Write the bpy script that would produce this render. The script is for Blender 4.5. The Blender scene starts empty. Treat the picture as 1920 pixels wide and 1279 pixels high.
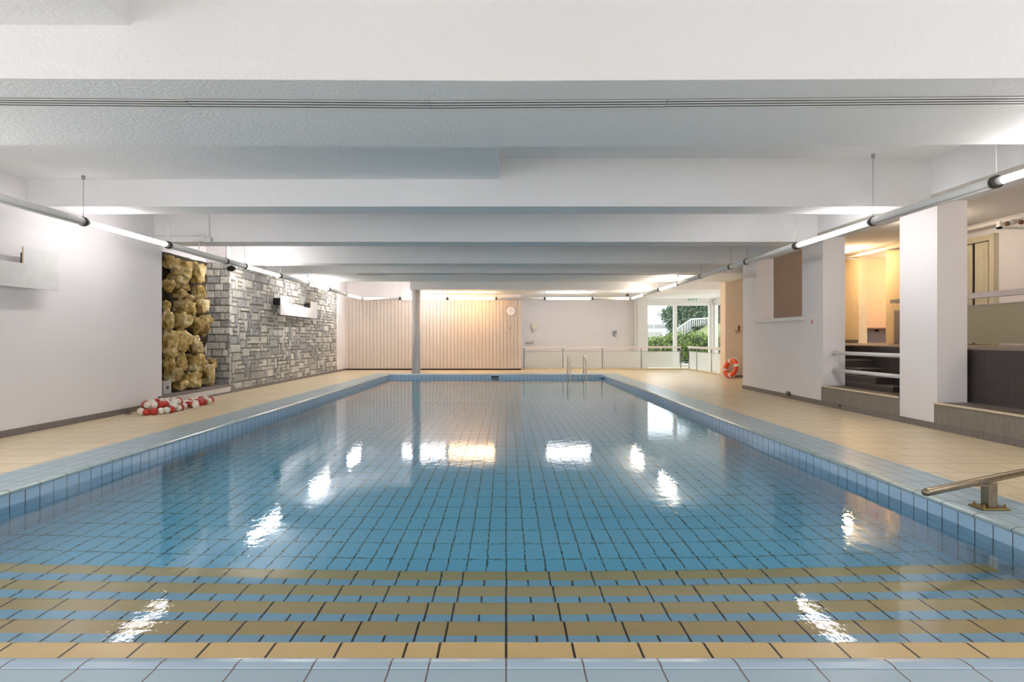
import bpy, bmesh, math, random
from mathutils import Vector, Matrix, noise

random.seed(7)
C = bpy.context.scene.collection
S = bpy.context.scene
PI = math.pi

# ------------------------------------------------------------------ camera
CAMZ = 1.06
cam_d = bpy.data.cameras.new('camera')
cam = bpy.data.objects.new('camera', cam_d)
C.objects.link(cam)
cam.location = (0, 0, CAMZ)
cam.rotation_euler = (PI / 2, 0, 0)
cam_d.sensor_width = 36
cam_d.lens = 36 * 1032 / 1920
cam_d.shift_x = 11 / 1920
cam_d.shift_y = -4.6 / 1920
cam_d.clip_start = 0.05
cam_d.clip_end = 300
S.camera = cam

# ------------------------------------------------------------------ world, exposure
S.view_settings.view_transform = 'Standard'
S.view_settings.look = 'None'
S.view_settings.gamma = 1
S.view_settings.use_curve_mapping = False
S.view_settings.exposure = 1.85
S.cycles.sample_clamp_indirect = 0
W_STRENGTH = 1.05
w = bpy.data.worlds.new('world')
S.world = w
w.use_nodes = True
bg = w.node_tree.nodes['Background']
bg.inputs[0].default_value = (0.92, 0.95, 1.0, 1)
bg.inputs[1].default_value = W_STRENGTH

LW_, RW_ = -5.38, 5.02
def area_portal(loc, rot, sx, sy):
    l = bpy.data.lights.new('daylight_portal', 'AREA')
    l.shape = 'RECTANGLE'; l.size = sx; l.size_y = sy
    l.cycles.is_portal = True
    o = bpy.data.objects.new('daylight_portal', l); C.objects.link(o)
    o.location = loc; o.rotation_euler = rot
    return o
area_portal((-0.2, -3.45, .75), (PI / 2, 0, PI), 9.6, 1.3)     # big windows behind the camera, light enters along +Y
area_portal((LW_ - .05, .7, 1.62), (0, -PI / 2, 0), 1.65, 7.4)  # daylight through the added opening in the left wall, out of view
area_portal((RW_ + .05, -.2, 1.62), (0, PI / 2, 0), 1.65, 6.0)  # same for the added opening in the near right wall
area_portal((6.35, 20.7, 1.25), (-PI / 2, 0, PI), 2.5, 2.4)      # far garden window
area_portal((7.85, 17.9, 1.25), (0, PI / 2, 0), 2.4, 5.3)

TUBE_E = 15.5

# ------------------------------------------------------------------ materials
def new_mat(name):
    m = bpy.data.materials.new(name); m.use_nodes = True
    nt = m.node_tree
    return m, nt, nt.nodes, nt.links, nt.nodes['Principled BSDF']

def pos_uv(nt, u='X', v='Y', u0=0.0, v0=0.0, half=False):
    n, l = nt.nodes, nt.links
    g = n.new('ShaderNodeNewGeometry')
    s = n.new('ShaderNodeSeparateXYZ'); l.new(g.outputs['Position'], s.inputs[0])
    cmb = n.new('ShaderNodeCombineXYZ')
    a = n.new('ShaderNodeMath'); a.operation = 'SUBTRACT'; a.inputs[1].default_value = u0
    l.new(s.outputs[u], a.inputs[0])
    out = a.outputs[0]
    if half:      # one half-width tile just left of the centre joint
        lt = n.new('ShaderNodeMath'); lt.operation = 'LESS_THAN'; lt.inputs[1].default_value = -0.3
        l.new(s.outputs['X'], lt.inputs[0])
        mu = n.new('ShaderNodeMath'); mu.operation = 'MULTIPLY'; mu.inputs[1].default_value = -0.125
        l.new(lt.outputs[0], mu.inputs[0])
        ad = n.new('ShaderNodeMath'); ad.operation = 'ADD'
        l.new(out, ad.inputs[0]); l.new(mu.outputs[0], ad.inputs[1]); out = ad.outputs[0]
    l.new(out, cmb.inputs[0])
    b = n.new('ShaderNodeMath'); b.operation = 'SUBTRACT'; b.inputs[1].default_value = v0
    l.new(s.outputs[v], b.inputs[0]); l.new(b.outputs[0], cmb.inputs[1])
    return cmb.outputs[0]

def tile_mat(name, c1, c2, mortar, u, v, bw, rh, u0=0, v0=0, off=0.0, ms=0.0035, rough=0.25, half=False, spec=0.5, vary=0.0, bump=0.4):
    m, nt, n, l, p = new_mat(name)
    uv = pos_uv(nt, u, v, u0, v0, half)
    br = n.new('ShaderNodeTexBrick')
    br.offset = off; br.offset_frequency = 2; br.squash = 1
    br.inputs['Scale'].default_value = 1
    br.inputs['Color1'].default_value = (*c1, 1); br.inputs['Color2'].default_value = (*c2, 1)
    br.inputs['Mortar'].default_value = (*mortar, 1)
    br.inputs['Mortar Size'].default_value = ms
    br.inputs['Mortar Smooth'].default_value = 0.1
    br.inputs['Brick Width'].default_value = bw; br.inputs['Row Height'].default_value = rh
    l.new(uv, br.inputs['Vector'])
    col = br.outputs['Color']
    if vary:
        g = n.new('ShaderNodeNewGeometry')
        no = n.new('ShaderNodeTexNoise'); no.inputs['Scale'].default_value = 1.3; no.inputs['Detail'].default_value = 6
        l.new(g.outputs['Position'], no.inputs['Vector'])
        mr = n.new('ShaderNodeMapRange'); mr.inputs[1].default_value = .3; mr.inputs[2].default_value = .7
        mr.inputs[3].default_value = 1 - vary; mr.inputs[4].default_value = 1
        l.new(no.outputs[0], mr.inputs[0])
        hs = n.new('ShaderNodeHueSaturation'); l.new(col, hs.inputs['Color']); l.new(mr.outputs[0], hs.inputs['Value'])
        col = hs.outputs[0]
    l.new(col, p.inputs['Base Color'])
    p.inputs['Roughness'].default_value = rough
    p.inputs['Specular IOR Level'].default_value = spec
    bp = n.new('ShaderNodeBump'); bp.inputs['Strength'].default_value = bump; bp.inputs['Distance'].default_value = 0.00125
    bp.invert = True
    l.new(br.outputs['Fac'], bp.inputs['Height']); l.new(bp.outputs[0], p.inputs['Normal'])
    return m

def plaster(name, col, scale=45, strength=0.25, dist=0.004, rough=0.9, vary=0.03):
    m, nt, n, l, p = new_mat(name)
    g = n.new('ShaderNodeNewGeometry')
    no = n.new('ShaderNodeTexNoise'); no.inputs['Scale'].default_value = scale; no.inputs['Detail'].default_value = 3
    l.new(g.outputs['Position'], no.inputs['Vector'])
    n2 = n.new('ShaderNodeTexNoise'); n2.inputs['Scale'].default_value = 0.9; n2.inputs['Detail'].default_value = 4
    l.new(g.outputs['Position'], n2.inputs['Vector'])
    mr = n.new('ShaderNodeMapRange'); mr.inputs[1].default_value = .3; mr.inputs[2].default_value = .7
    mr.inputs[3].default_value = 1 - vary; mr.inputs[4].default_value = 1
    l.new(n2.outputs[0], mr.inputs[0])
    hs = n.new('ShaderNodeHueSaturation'); hs.inputs['Color'].default_value = (*col, 1); l.new(mr.outputs[0], hs.inputs['Value'])
    l.new(hs.outputs[0], p.inputs['Base Color'])
    p.inputs['Roughness'].default_value = rough
    p.inputs['Specular IOR Level'].default_value = 0.2
    bp = n.new('ShaderNodeBump'); bp.inputs['Strength'].default_value = strength; bp.inputs['Distance'].default_value = dist
    l.new(no.outputs[0], bp.inputs['Height']); l.new(bp.outputs[0], p.inputs['Normal'])
    return m

def simple(name, col, rough=0.5, metal=0.0, noise_amt=0.08, scale=12, spec=0.5):
    m, nt, n, l, p = new_mat(name)
    tc = n.new('ShaderNodeTexCoord')
    no = n.new('ShaderNodeTexNoise'); no.inputs['Scale'].default_value = scale; no.inputs['Detail'].default_value = 4
    l.new(tc.outputs['Object'], no.inputs['Vector'])
    mr = n.new('ShaderNodeMapRange'); mr.inputs[1].default_value = .3; mr.inputs[2].default_value = .7
    mr.inputs[3].default_value = 1 - noise_amt; mr.inputs[4].default_value = 1
    l.new(no.outputs[0], mr.inputs[0])
    hs = n.new('ShaderNodeHueSaturation'); hs.inputs['Color'].default_value = (*col, 1); l.new(mr.outputs[0], hs.inputs['Value'])
    l.new(hs.outputs[0], p.inputs['Base Color'])
    p.inputs['Roughness'].default_value = rough; p.inputs['Metallic'].default_value = metal
    p.inputs['Specular IOR Level'].default_value = spec
    return m

def emit(name, col, strength):
    m = bpy.data.materials.new(name); m.use_nodes = True
    nt = m.node_tree; nt.nodes.clear()
    e = nt.nodes.new('ShaderNodeEmission'); o = nt.nodes.new('ShaderNodeOutputMaterial')
    e.inputs[0].default_value = (*col, 1); e.inputs[1].default_value = strength
    nt.links.new(e.outputs[0], o.inputs[0])
    return m

def streak_stone(name, c1, c2, axis='Z', rough=0.5, tilew=0.0):
    """grey stone-look tile with fine streaks running along one axis"""
    m, nt, n, l, p = new_mat(name)
    g = n.new('ShaderNodeNewGeometry')
    mp = n.new('ShaderNodeMapping')
    sc = {'Z': (70, 70, 4.0), 'H': (3, 3, 60)}[axis]
    mp.inputs['Scale'].default_value = sc
    l.new(g.outputs['Position'], mp.inputs[0])
    no = n.new('ShaderNodeTexNoise'); no.inputs['Scale'].default_value = 1; no.inputs['Detail'].default_value = 6; no.inputs['Roughness'].default_value = .65
    l.new(mp.outputs[0], no.inputs['Vector'])
    cr = n.new('ShaderNodeValToRGB'); cr.color_ramp.elements[0].position = .3; cr.color_ramp.elements[1].position = .7
    cr.color_ramp.elements[0].color = (*c1, 1); cr.color_ramp.elements[1].color = (*c2, 1)
    l.new(no.outputs[0], cr.inputs[0])
    l.new(cr.outputs[0], p.inputs['Base Color']); p.inputs['Roughness'].default_value = rough
    return m

M = {}
M['wall'] = plaster('painted_plaster', (.85, .815, .815), 70, .12, .003)
M['ceiling'] = plaster('stippled_ceiling_plaster', (.87, .865, .865), 42, .55, .012)
M['white'] = simple('white_paint', (.80, .79, .77), .55)
M['greywhite'] = simple('grey_white_paint', (.86, .86, .84), .4)
M['deck'] = tile_mat('beige_deck_tile', (.79, .655, .435), (.76, .625, .41), (.34, .25, .15), 'X', 'Y', .46, .31, 4.543, 5.285, .5, .0045, .33, vary=.10, bump=.25)
BLUE1, BLUE2 = (.30, .71, .96), (.285, .69, .94)
GROUT = (.03, .03, .035)
M['t_floor'] = tile_mat('pool_floor_tile', BLUE1, BLUE2, GROUT, 'X', 'Y', .125, .258, 0, 3.61, 0, .004, .3)
M['t_wall_y'] = tile_mat('pool_side_tile', (.42, .60, .78), (.41, .59, .77), GROUT, 'Y', 'Z', .125, .25, 1.835, -.02, 0, .003, .15)
M['t_wall_x'] = tile_mat('pool_end_tile', (.42, .60, .78), (.41, .59, .77), GROUT, 'X', 'Z', .125, .25, 0, -.02, 0, .003, .15)
M['cop_y'] = tile_mat('coping_tile_side', (.38, .50, .56), (.36, .48, .545), (.09, .085, .08), 'Y', 'X', .25, .125, 1.835, -3.60, 0, .004, .3, vary=.08)
M['cop_yr'] = tile_mat('coping_tile_right', (.38, .50, .56), (.36, .48, .545), (.09, .085, .08), 'Y', 'X', .25, .125, 1.835, 2.91, 0, .004, .3, vary=.08)
M['cop_x'] = tile_mat('coping_tile_end', (.40, .52, .60), (.385, .50, .585), (.17, .14, .14), 'X', 'Y', .25, 9.0, 0, 1.765 - 9, 0, .003, .3, half=True)
M['nose_y'] = tile_mat('nosing_tile_side', (.36, .46, .47), (.345, .45, .46), (.08, .07, .06), 'Y', 'X', .25, 50, 1.835, -25, 0, .003, .25)
M['nose_x'] = tile_mat('nosing_tile_end', (.42, .56, .68), (.41, .55, .67), (.17, .12, .12), 'X', 'Y', .25, 50, 0, -25, 0, .003, .2, half=True)
YEL = (.68, .48, .22)
M['yellow'] = tile_mat('yellow_step_tile', YEL, (.66, .465, .21), (.03, .015, .01), 'X', 'Y', .25, 50, 0, -25, 0, .005, .3, half=True)
M['t_step'] = tile_mat('step_blue_tile', (.34, .60, .80), (.33, .59, .79), GROUT, 'X', 'Y', .125, 50, 0, -25, 0, .005, .3)
M['base'] = streak_stone('grey_skirting_stone', (.16, .135, .125), (.24, .21, .19))
M['bench'] = streak_stone('grey_streaked_tile', (.17, .15, .125), (.30, .265, .225))
M['dark'] = tile_mat('dark_retaining_tile', (.055, .042, .038), (.085, .068, .062), (.11, .09, .08), 'Y', 'Z', .6, .30, 6.2, .32, .5, .002, .45, vary=.3)
M['tread'] = streak_stone('brown_tread_tile', (.15, .12, .095), (.22, .18, .145), 'H')
M['riser'] = streak_stone('dark_riser_tile', (.05, .038, .032), (.085, .066, .057), 'H')
M['nosestrip'] = simple('pale_metal_edge_strip', (.80, .68, .50), .35, .2)
M['steel'] = simple('brushed_steel', (.62, .60, .56), .3, .9)
M['cream_rail'] = simple('cream_ladder_rail', (.78, .68, .55), .3, .3)
M['bronze'] = simple('stained_steel', (.30, .24, .16), .32, .85, .35, 25)
M['bronze_plate'] = simple('rusty_base_plate', (.30, .20, .07), .4, .7, .4, 30)
M['black'] = simple('black_plastic', (.015, .013, .012), .5)
M['clamp'] = simple('dark_clamp', (.05, .04, .035), .45)
M['panel'] = simple('cream_wood_panelling', (.70, .61, .53), .55, 0, .06, 3)
M['darkbrown'] = simple('dark_brown_skirting', (.05, .025, .015), .6)
M['orange'] = simple('orange_plastic', (.80, .085, .015), .35)
M['whiteband'] = simple('white_reflective_band', (.82, .78, .74), .4)
M['red'] = simple('red_float_plastic', (.52, .035, .02), .35)
M['floatwhite'] = simple('cream_float_plastic', (.82, .76, .66), .35)
M['rope'] = simple('pale_cord', (.70, .63, .50), .8)
M['redhook'] = simple('brownish_red_hook', (.30, .055, .03), .4, .2)
M['woodedge'] = simple('raw_wood_edge', (.66, .46, .24), .6)
M['yelwall'] = simple('warm_cream_wall', (.80, .66, .42), .7)
M['orangewall'] = simple('peach_cream_wall', (.82, .62, .42), .8)
M['wood'] = simple('dark_wood_shelf', (.18, .08, .035), .5)
M['creamdoor'] = simple('cream_door_paint', (.66, .60, .44), .5)
M['upfloor'] = simple('grey_brown_floor_tile', (.26, .215, .175), .5)
M['taupe'] = plaster('taupe_plaster', (.42, .36, .32), 50, .1)
M['greybox'] = simple('pale_grey_plastic', (.42, .40, .40), .4)
M['green_sign'] = simple('green_sign_print', (.02, .36, .12), .4)
M['pink'] = simple('pink_sticker', (.75, .42, .36), .6)
M['brass'] = simple('mossy_brass', (.20, .16, .07), .5, .4, .4, 40)
M['bluefit'] = simple('deep_blue_plastic', (.01, .08, .25), .4)
M['concrete'] = plaster('pale_concrete', (.62, .60, .56), 20, .3)
M['terrace'] = plaster('pale_terrace', (.70, .69, .66), 8, .1)
M['grass'] = plaster('grassy_bank', (.24, .27, .12), 9, .8, .05, vary=.5)
M['roofwhite'] = simple('white_facade', (.86, .88, .90), .7)
M['posts'] = simple('grey_fence_post', (.25, .25, .27), .4)
M['glassrail'] = simple('pinkish_white_rail', (.78, .72, .69), .4)

def glass_pane(name, tint=(1, 1, 1)):
    m = bpy.data.materials.new(name); m.use_nodes = True
    nt = m.node_tree; n = nt.nodes; l = nt.links; n.clear()
    t = n.new('ShaderNodeBsdfTransparent'); t.inputs[0].default_value = (*tint, 1)
    g = n.new('ShaderNodeBsdfGlossy'); g.inputs['Roughness'].default_value = 0.02
    f = n.new('ShaderNodeFresnel')
    ge = n.new('ShaderNodeNewGeometry'); mr = n.new('ShaderNodeMapRange')      # leaving the pane counts the same as entering it
    mr.inputs[3].default_value = 1.45; mr.inputs[4].default_value = 1 / 1.45
    l.new(ge.outputs['Backfacing'], mr.inputs[0]); l.new(mr.outputs[0], f.inputs[0])
    mx = n.new('ShaderNodeMixShader'); o = n.new('ShaderNodeOutputMaterial')
    l.new(f.outputs[0], mx.inputs[0]); l.new(t.outputs[0], mx.inputs[1]); l.new(g.outputs[0], mx.inputs[2]); l.new(mx.outputs[0], o.inputs[0])
    return m
M['glass'] = glass_pane('window_glass', (.94, .97, .97))

def frosted(name, col, a=.55):
    m = bpy.data.materials.new(name); m.use_nodes = True
    nt = m.node_tree; n = nt.nodes; l = nt.links; n.clear()
    d = n.new('ShaderNodeBsdfDiffuse'); d.inputs[0].default_value = (*col, 1)
    tl = n.new('ShaderNodeBsdfTranslucent'); tl.inputs[0].default_value = (*col, 1)
    t = n.new('ShaderNodeBsdfTransparent')
    m1 = n.new('ShaderNodeMixShader'); m1.inputs[0].default_value = .5
    m2 = n.new('ShaderNodeMixShader'); m2.inputs[0].default_value = 1 - a
    o = n.new('ShaderNodeOutputMaterial')
    l.new(d.outputs[0], m1.inputs[1]); l.new(tl.outputs[0], m1.inputs[2])
    l.new(m1.outputs[0], m2.inputs[1]); l.new(t.outputs[0], m2.inputs[2]); l.new(m2.outputs[0], o.inputs[0])
    return m
M['frost'] = frosted('frosted_glass', (.86, .89, .87), .62)
M['frost_up'] = frosted('frosted_glass_warm', (.60, .57, .44), .8)

# water
def water_mat():
    m = bpy.data.materials.new('pool_water'); m.use_nodes = True
    nt = m.node_tree; n = nt.nodes; l = nt.links; n.clear()
    g = n.new('ShaderNodeBsdfGlass'); g.inputs['Roughness'].default_value = 0; g.inputs['IOR'].default_value = 1.333
    v = n.new('ShaderNodeVolumeAbsorption'); v.inputs[0].default_value = (.30, .88, .97, 1); v.inputs[1].default_value = .28
    o = n.new('ShaderNodeOutputMaterial')
    geo = n.new('ShaderNodeNewGeometry')
    mp = n.new('ShaderNodeMapping'); mp.inputs['Scale'].default_value = (1, 1, 1)
    l.new(geo.outputs['Position'], mp.inputs[0])
    no = n.new('ShaderNodeTexNoise'); no.inputs['Scale'].default_value = 13; no.inputs['Detail'].default_value = 4; no.inputs['Roughness'].default_value = .55
    l.new(mp.outputs[0], no.inputs['Vector'])
    b = n.new('ShaderNodeBump'); b.inputs['Strength'].default_value = 1; b.inputs['Distance'].default_value = 0.00105
    l.new(no.outputs[0], b.inputs['Height'])
    l.new(b.outputs[0], g.inputs['Normal'])
    l.new(g.outputs[0], o.inputs[0]); l.new(v.outputs[0], o.inputs['Volume'])
    return m
M['water'] = water_mat()

def stone_mat():
    m, nt, n, l, p = new_mat('grey_stone_cladding')
    g = n.new('ShaderNodeNewGeometry')
    no = n.new('ShaderNodeTexNoise'); no.inputs['Scale'].default_value = 22; no.inputs['Detail'].default_value = 6; no.inputs['Roughness'].default_value = .65
    l.new(g.outputs['Position'], no.inputs['Vector'])
    cr = n.new('ShaderNodeValToRGB')
    els = cr.color_ramp.elements
    els[0].position = 0; els[0].color = (.33, .325, .32, 1); els[1].position = 1; els[1].color = (.70, .67, .60, 1)
    e = els.new(.35); e.color = (.42, .41, .39, 1)
    e = els.new(.7); e.color = (.57, .55, .49, 1)
    l.new(g.outputs['Random Per Island'], cr.inputs[0])
    mr = n.new('ShaderNodeMapRange'); mr.inputs[1].default_value = .3; mr.inputs[2].default_value = .72; mr.inputs[3].default_value = .65; mr.inputs[4].default_value = 1.25
    l.new(no.outputs[0], mr.inputs[0])
    hs = n.new('ShaderNodeHueSaturation'); l.new(cr.outputs[0], hs.inputs['Color']); l.new(mr.outputs[0], hs.inputs['Value'])
    l.new(hs.outputs[0], p.inputs['Base Color']); p.inputs['Roughness'].default_value = .85
    b = n.new('ShaderNodeBump'); b.inputs['Strength'].default_value = .7; b.inputs['Distance'].default_value = .012
    l.new(no.outputs[0], b.inputs['Height']); l.new(b.outputs[0], p.inputs['Normal'])
    return m
M['stone'] = stone_mat()
M['mortar'] = plaster('stone_mortar', (.27, .24, .19), 60, .5)

def rock_mat():
    m, nt, n, l, p = new_mat('ochre_tufa_rock')
    g = n.new('ShaderNodeTexCoord')
    oi = n.new('ShaderNodeObjectInfo')
    no = n.new('ShaderNodeTexNoise'); no.inputs['Scale'].default_value = 5; no.inputs['Detail'].default_value = 8; no.inputs['Roughness'].default_value = .7
    gg = n.new('ShaderNodeNewGeometry')
    l.new(gg.outputs['Position'], no.inputs['Vector'])
    cr = n.new('ShaderNodeValToRGB'); els = cr.color_ramp.elements
    els[0].position = .36; els[0].color = (.16, .095, .02, 1); els[1].position = .64; els[1].color = (.80, .68, .45, 1)
    e = els.new(.45); e.color = (.36, .235, .055, 1)
    e = els.new(.57); e.color = (.55, .42, .19, 1)
    l.new(no.outputs[0], cr.inputs[0])
    mr = n.new('ShaderNodeMapRange'); mr.inputs[3].default_value = .75; mr.inputs[4].default_value = 1.3
    l.new(oi.outputs['Random'], mr.inputs[0])
    ad = n.new('ShaderNodeHueSaturation'); l.new(cr.outputs[0], ad.inputs['Color']); l.new(mr.outputs[0], ad.inputs['Value'])
    l.new(ad.outputs[0], p.inputs['Base Color']); p.inputs['Roughness'].default_value = .8
    n2 = n.new('ShaderNodeTexNoise'); n2.inputs['Scale'].default_value = 16; n2.inputs['Detail'].default_value = 5
    l.new(gg.outputs['Position'], n2.inputs['Vector'])
    b = n.new('ShaderNodeBump'); b.inputs['Strength'].default_value = .6; b.inputs['Distance'].default_value = .018
    l.new(n2.outputs[0], b.inputs['Height']); l.new(b.outputs[0], p.inputs['Normal'])
    return m
M['rock'] = rock_mat()

def leaf_mat(name, c1, c2):
    m, nt, n, l, p = new_mat(name)
    g = n.new('ShaderNodeNewGeometry')
    cr = n.new('ShaderNodeValToRGB'); cr.color_ramp.elements[0].color = (*c1, 1); cr.color_ramp.elements[1].color = (*c2, 1)
    l.new(g.outputs['Random Per Island'], cr.inputs[0]); l.new(cr.outputs[0], p.inputs['Base Color'])
    p.inputs['Roughness'].default_value = .5
    return m
M['leaf_hedge'] = leaf_mat('hedge_leaf', (.02, .06, .006), (.26, .36, .06))
M['leaf_tree'] = leaf_mat('tree_leaf', (.01, .035, .02), (.13, .21, .13))
M['bark'] = simple('tree_bark', (.10, .07, .05), .9)

LAMP = {'n': emit('tube_glow_neutral', (1, .955, .945), TUBE_E),
        'w': emit('tube_glow_warm', (1, .86, .70), TUBE_E),
        'q': emit('tube_glow_faint', (1, .955, .945), TUBE_E * .45),
        'm': emit('tube_glow_soft', (1, .955, .945), TUBE_E * .62),
        'o': emit('tube_glow_orange', (1, .62, .33), TUBE_E * .9)}
M['spot_glow'] = emit('spot_glow', (1, .72, .40), 40)

# ------------------------------------------------------------------ mesh helpers
def link(name, bm, mats, parent=None, smooth=False):
    me = bpy.data.meshes.new(name)
    bmesh.ops.recalc_face_normals(bm, faces=bm.faces)
    bm.to_mesh(me); bm.free()
    if not isinstance(mats, (list, tuple)): mats = [mats]
    for m in mats: me.materials.append(m)
    if smooth:
        for p in me.polygons: p.use_smooth = True
    o = bpy.data.objects.new(name, me); C.objects.link(o)
    if parent is not None: o.parent = parent
    return o

def abox(bm, x0, x1, y0, y1, z0, z1, bev=0.0, mi=0):
    g = bmesh.ops.create_cube(bm, size=1)
    vs = g['verts']
    for v in vs:
        v.co = Vector(((x0 + x1) / 2 + v.co.x * (x1 - x0), (y0 + y1) / 2 + v.co.y * (y1 - y0), (z0 + z1) / 2 + v.co.z * (z1 - z0)))
    fs = set(f for v in vs for f in v.link_faces)
    for f in fs: f.material_index = mi
    if bev:
        es = list(set(e for v in vs for e in v.link_edges))
        bmesh.ops.bevel(bm, geom=es, offset=bev, segments=2, affect='EDGES', profile=.5)

def box(name, x0, x1, y0, y1, z0, z1, mat, parent=None, bev=0.0):
    bm = bmesh.new(); abox(bm, x0, x1, y0, y1, z0, z1, bev)
    return link(name, bm, mat, parent)

def struct(o):
    o['kind'] = 'structure'; return o

def sbox(name, *a, **k):
    return struct(box(name, *a, **k))

def atube(bm, pts, r, seg=12, caps=True, closed=False):
    pts = [Vector(p) for p in pts]
    n = len(pts); rings = []
    up0 = None
    for i, p in enumerate(pts):
        if closed: d = (pts[(i + 1) % n] - pts[i - 1]).normalized()
        elif i == 0: d = (pts[1] - p).normalized()
        elif i == n - 1: d = (p - pts[i - 1]).normalized()
        else: d = ((pts[i + 1] - p).normalized() + (p - pts[i - 1]).normalized()).normalized()
        if up0 is None:
            up0 = Vector((0, 0, 1)) if abs(d.z) < .9 else Vector((1, 0, 0))
        a = (up0 - d * up0.dot(d)).normalized(); up0 = a
        b = d.cross(a)
        rr = r[i] if isinstance(r, (list, tuple)) else r
        rings.append([bm.verts.new(p + (a * math.cos(t) + b * math.sin(t)) * rr) for t in [2 * PI * k / seg for k in range(seg)]])
    m = n if closed else n - 1
    for i in range(m):
        A, B = rings[i], rings[(i + 1) % n]
        for k in range(seg):
            bm.faces.new((A[k], A[(k + 1) % seg], B[(k + 1) % seg], B[k]))
    if caps and not closed:
        bm.faces.new(rings[0]); bm.faces.new(rings[-1])

def tube(name, pts, r, mat, parent=None, seg=12, closed=False):
    bm = bmesh.new(); atube(bm, pts, r, seg, closed=closed)
    o = link(name, bm, mat, parent, smooth=True)
    return o

def prism(name, poly, axis, a, b, mat, parent=None):
    """extrude a 2D polygon; axis X: poly is (y,z); axis Y: poly is (x,z); axis Z: poly is (x,y)"""
    bm = bmesh.new()
    def P(u, v, t):
        return {'X': (t, u, v), 'Y': (u, t, v), 'Z': (u, v, t)}[axis]
    A = [bm.verts.new(P(u, v, a)) for u, v in poly]; B = [bm.verts.new(P(u, v, b)) for u, v in poly]
    bm.faces.new(A); bm.faces.new(B)
    for i in range(len(poly)):
        j = (i + 1) % len(poly)
        bm.faces.new((A[i], A[j], B[j], B[i]))
    return link(name, bm, mat, parent)

def thing(name, label, cat, loc=(0, 0, 0), group=None):
    o = bpy.data.objects.new(name, None); C.objects.link(o); o.location = loc
    o.empty_display_size = .1
    o['label'] = label; o['category'] = cat
    if group: o['group'] = group
    return o

def tag(o, label, cat, group=None):
    o['label'] = label; o['category'] = cat
    if group: o['group'] = group
    return o

def adopt(root, parts):
    """parent parts modelled in world space to a root that sits elsewhere"""
    for p in parts:
        if isinstance(p, tuple):
            p, kids = p
            for k in kids: k.parent = p
        p.parent = root
        p.matrix_parent_inverse = Matrix.Translation(root.location).inverted()

# ------------------------------------------------------------------ dimensions
XL, XR = -3.46, 2.84          # pool inner sides
YN, YF = 1.835, 16.3          # pool near and far edge
WZ = -.108                    # water level
LW, RW = -5.38, 5.02          # side walls
BZ, DZ, CZ = 2.54, 2.847, 3.08   # beam bottom, duct bottom, ceiling
PANY = 18.5                   # panelled far wall

# ------------------------------------------------------------------ floor and pool shell
def slab_floor():
    bm = bmesh.new()
    o = .49
    for (x0, x1, y0, y1) in ((LW - .5, XL - o, -3.5, 21), (XR + o, RW + .35, -3.5, 21), (RW + .35, 9.2, 11.6, 21),
                             (XL - o, XR + o, YF + o, 21), (XL - o, XR + o, -3.5, YN - o)):
        abox(bm, x0, x1, y0, y1, -.3, 0)
    return struct(link('floor', bm, M['deck']))
slab_floor()

def coping():
    prof = [(.49, -.3), (.49, 0.0), (.07, 0.0), (.066, .003), (.035, .003), (.012, -.001), (-.004, -.008), (-.010, -.018), (-.006, -.026), (.0, -.028), (.03, -.028)]
    bm = bmesh.new()
    loops = []
    for u, z in prof:
        loops.append([bm.verts.new(c) for c in ((XL - u, YN - u, z), (XR + u, YN - u, z), (XR + u, YF + u, z), (XL - u, YF + u, z))])
    for i in range(len(prof) - 1):
        for k in range(4):
            f = bm.faces.new((loops[i][k], loops[i][(k + 1) % 4], loops[i + 1][(k + 1) % 4], loops[i + 1][k]))
            nose = i >= 2
            side = k in (1, 3)
            f.material_index = (3 if side else 2) if nose else ((0 if k == 3 else 4) if side else 1)
    return struct(link('pool_coping', bm, [M['cop_y'], M['cop_x'], M['nose_x'], M['nose_y'], M['cop_yr']]))
coping()

FLOORP = [(3.27, -.80), (4.4, -.90), (6.0, -.98), (8.0, -1.06), (12.0, -1.75), (YF, -1.85)]
def pool_shell():
    bm = bmesh.new(); t = .25
    abox(bm, XL - t, XL, YN - t, YF + t, -2.6, -.028, mi=0)
    abox(bm, XR, XR + t, YN - t, YF + t, -2.6, -.028, mi=0)
    abox(bm, XL, XR, YF, YF + t, -2.6, -.028, mi=1)
    abox(bm, XL, XR, YN - t, YN, -2.6, -.028, mi=1)
    struct(link('pool_wall', bm, [M['t_wall_y'], M['t_wall_x']]))
    poly = FLOORP + [(YF, -2.6), (YN, -2.6), (YN, -.80)]
    struct(prism('pool_floor', poly, 'X', XL, XR, M['t_floor']))
pool_shell()

STEPY = [2.12, 2.40, 2.685, 2.975, 3.27]
def steps():
    bm = bmesh.new()
    prof = []   # (y, z, material of the face that follows)
    y_prev = YN
    for k, ye in enumerate(STEPY):
        z = -.098 - .13 * k - (.007 if k else 0)
        prof.append((y_prev, z, 0))
        prof.append((ye - .125, z, 1))
        prof.append((ye - .03, z + .001, 1))
        prof.append((ye - .010, z - .006, 1))
        prof.append((ye, z - .020, 0))
        y_prev = ye
    prof.append((STEPY[-1], -.80, 0)); 
    A = [bm.verts.new((XL, y, z)) for y, z, m in prof]; B = [bm.verts.new((XR, y, z)) for y, z, m in prof]
    for i in range(len(prof) - 1):
        f = bm.faces.new((A[i], B[i], B[i + 1], A[i + 1])); f.material_index = prof[i][2]
    a0 = bm.verts.new((XL, YN, -.80)); b0 = bm.verts.new((XR, YN, -.80))
    bm.faces.new((A[-1], B[-1], b0, a0)); bm.faces.new((A[0], a0, b0, B[0]))
    bm.faces.new(A + [a0]); bm.faces.new(B + [b0])
    struct(link('pool_steps', bm, [M['t_step'], M['yellow']]))
steps()

wo = box('pool_water', XL - .06, XR + .06, YN - .06, YF + .06, -2.55, WZ, M['water'])
wo['kind'] = 'structure'

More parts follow.
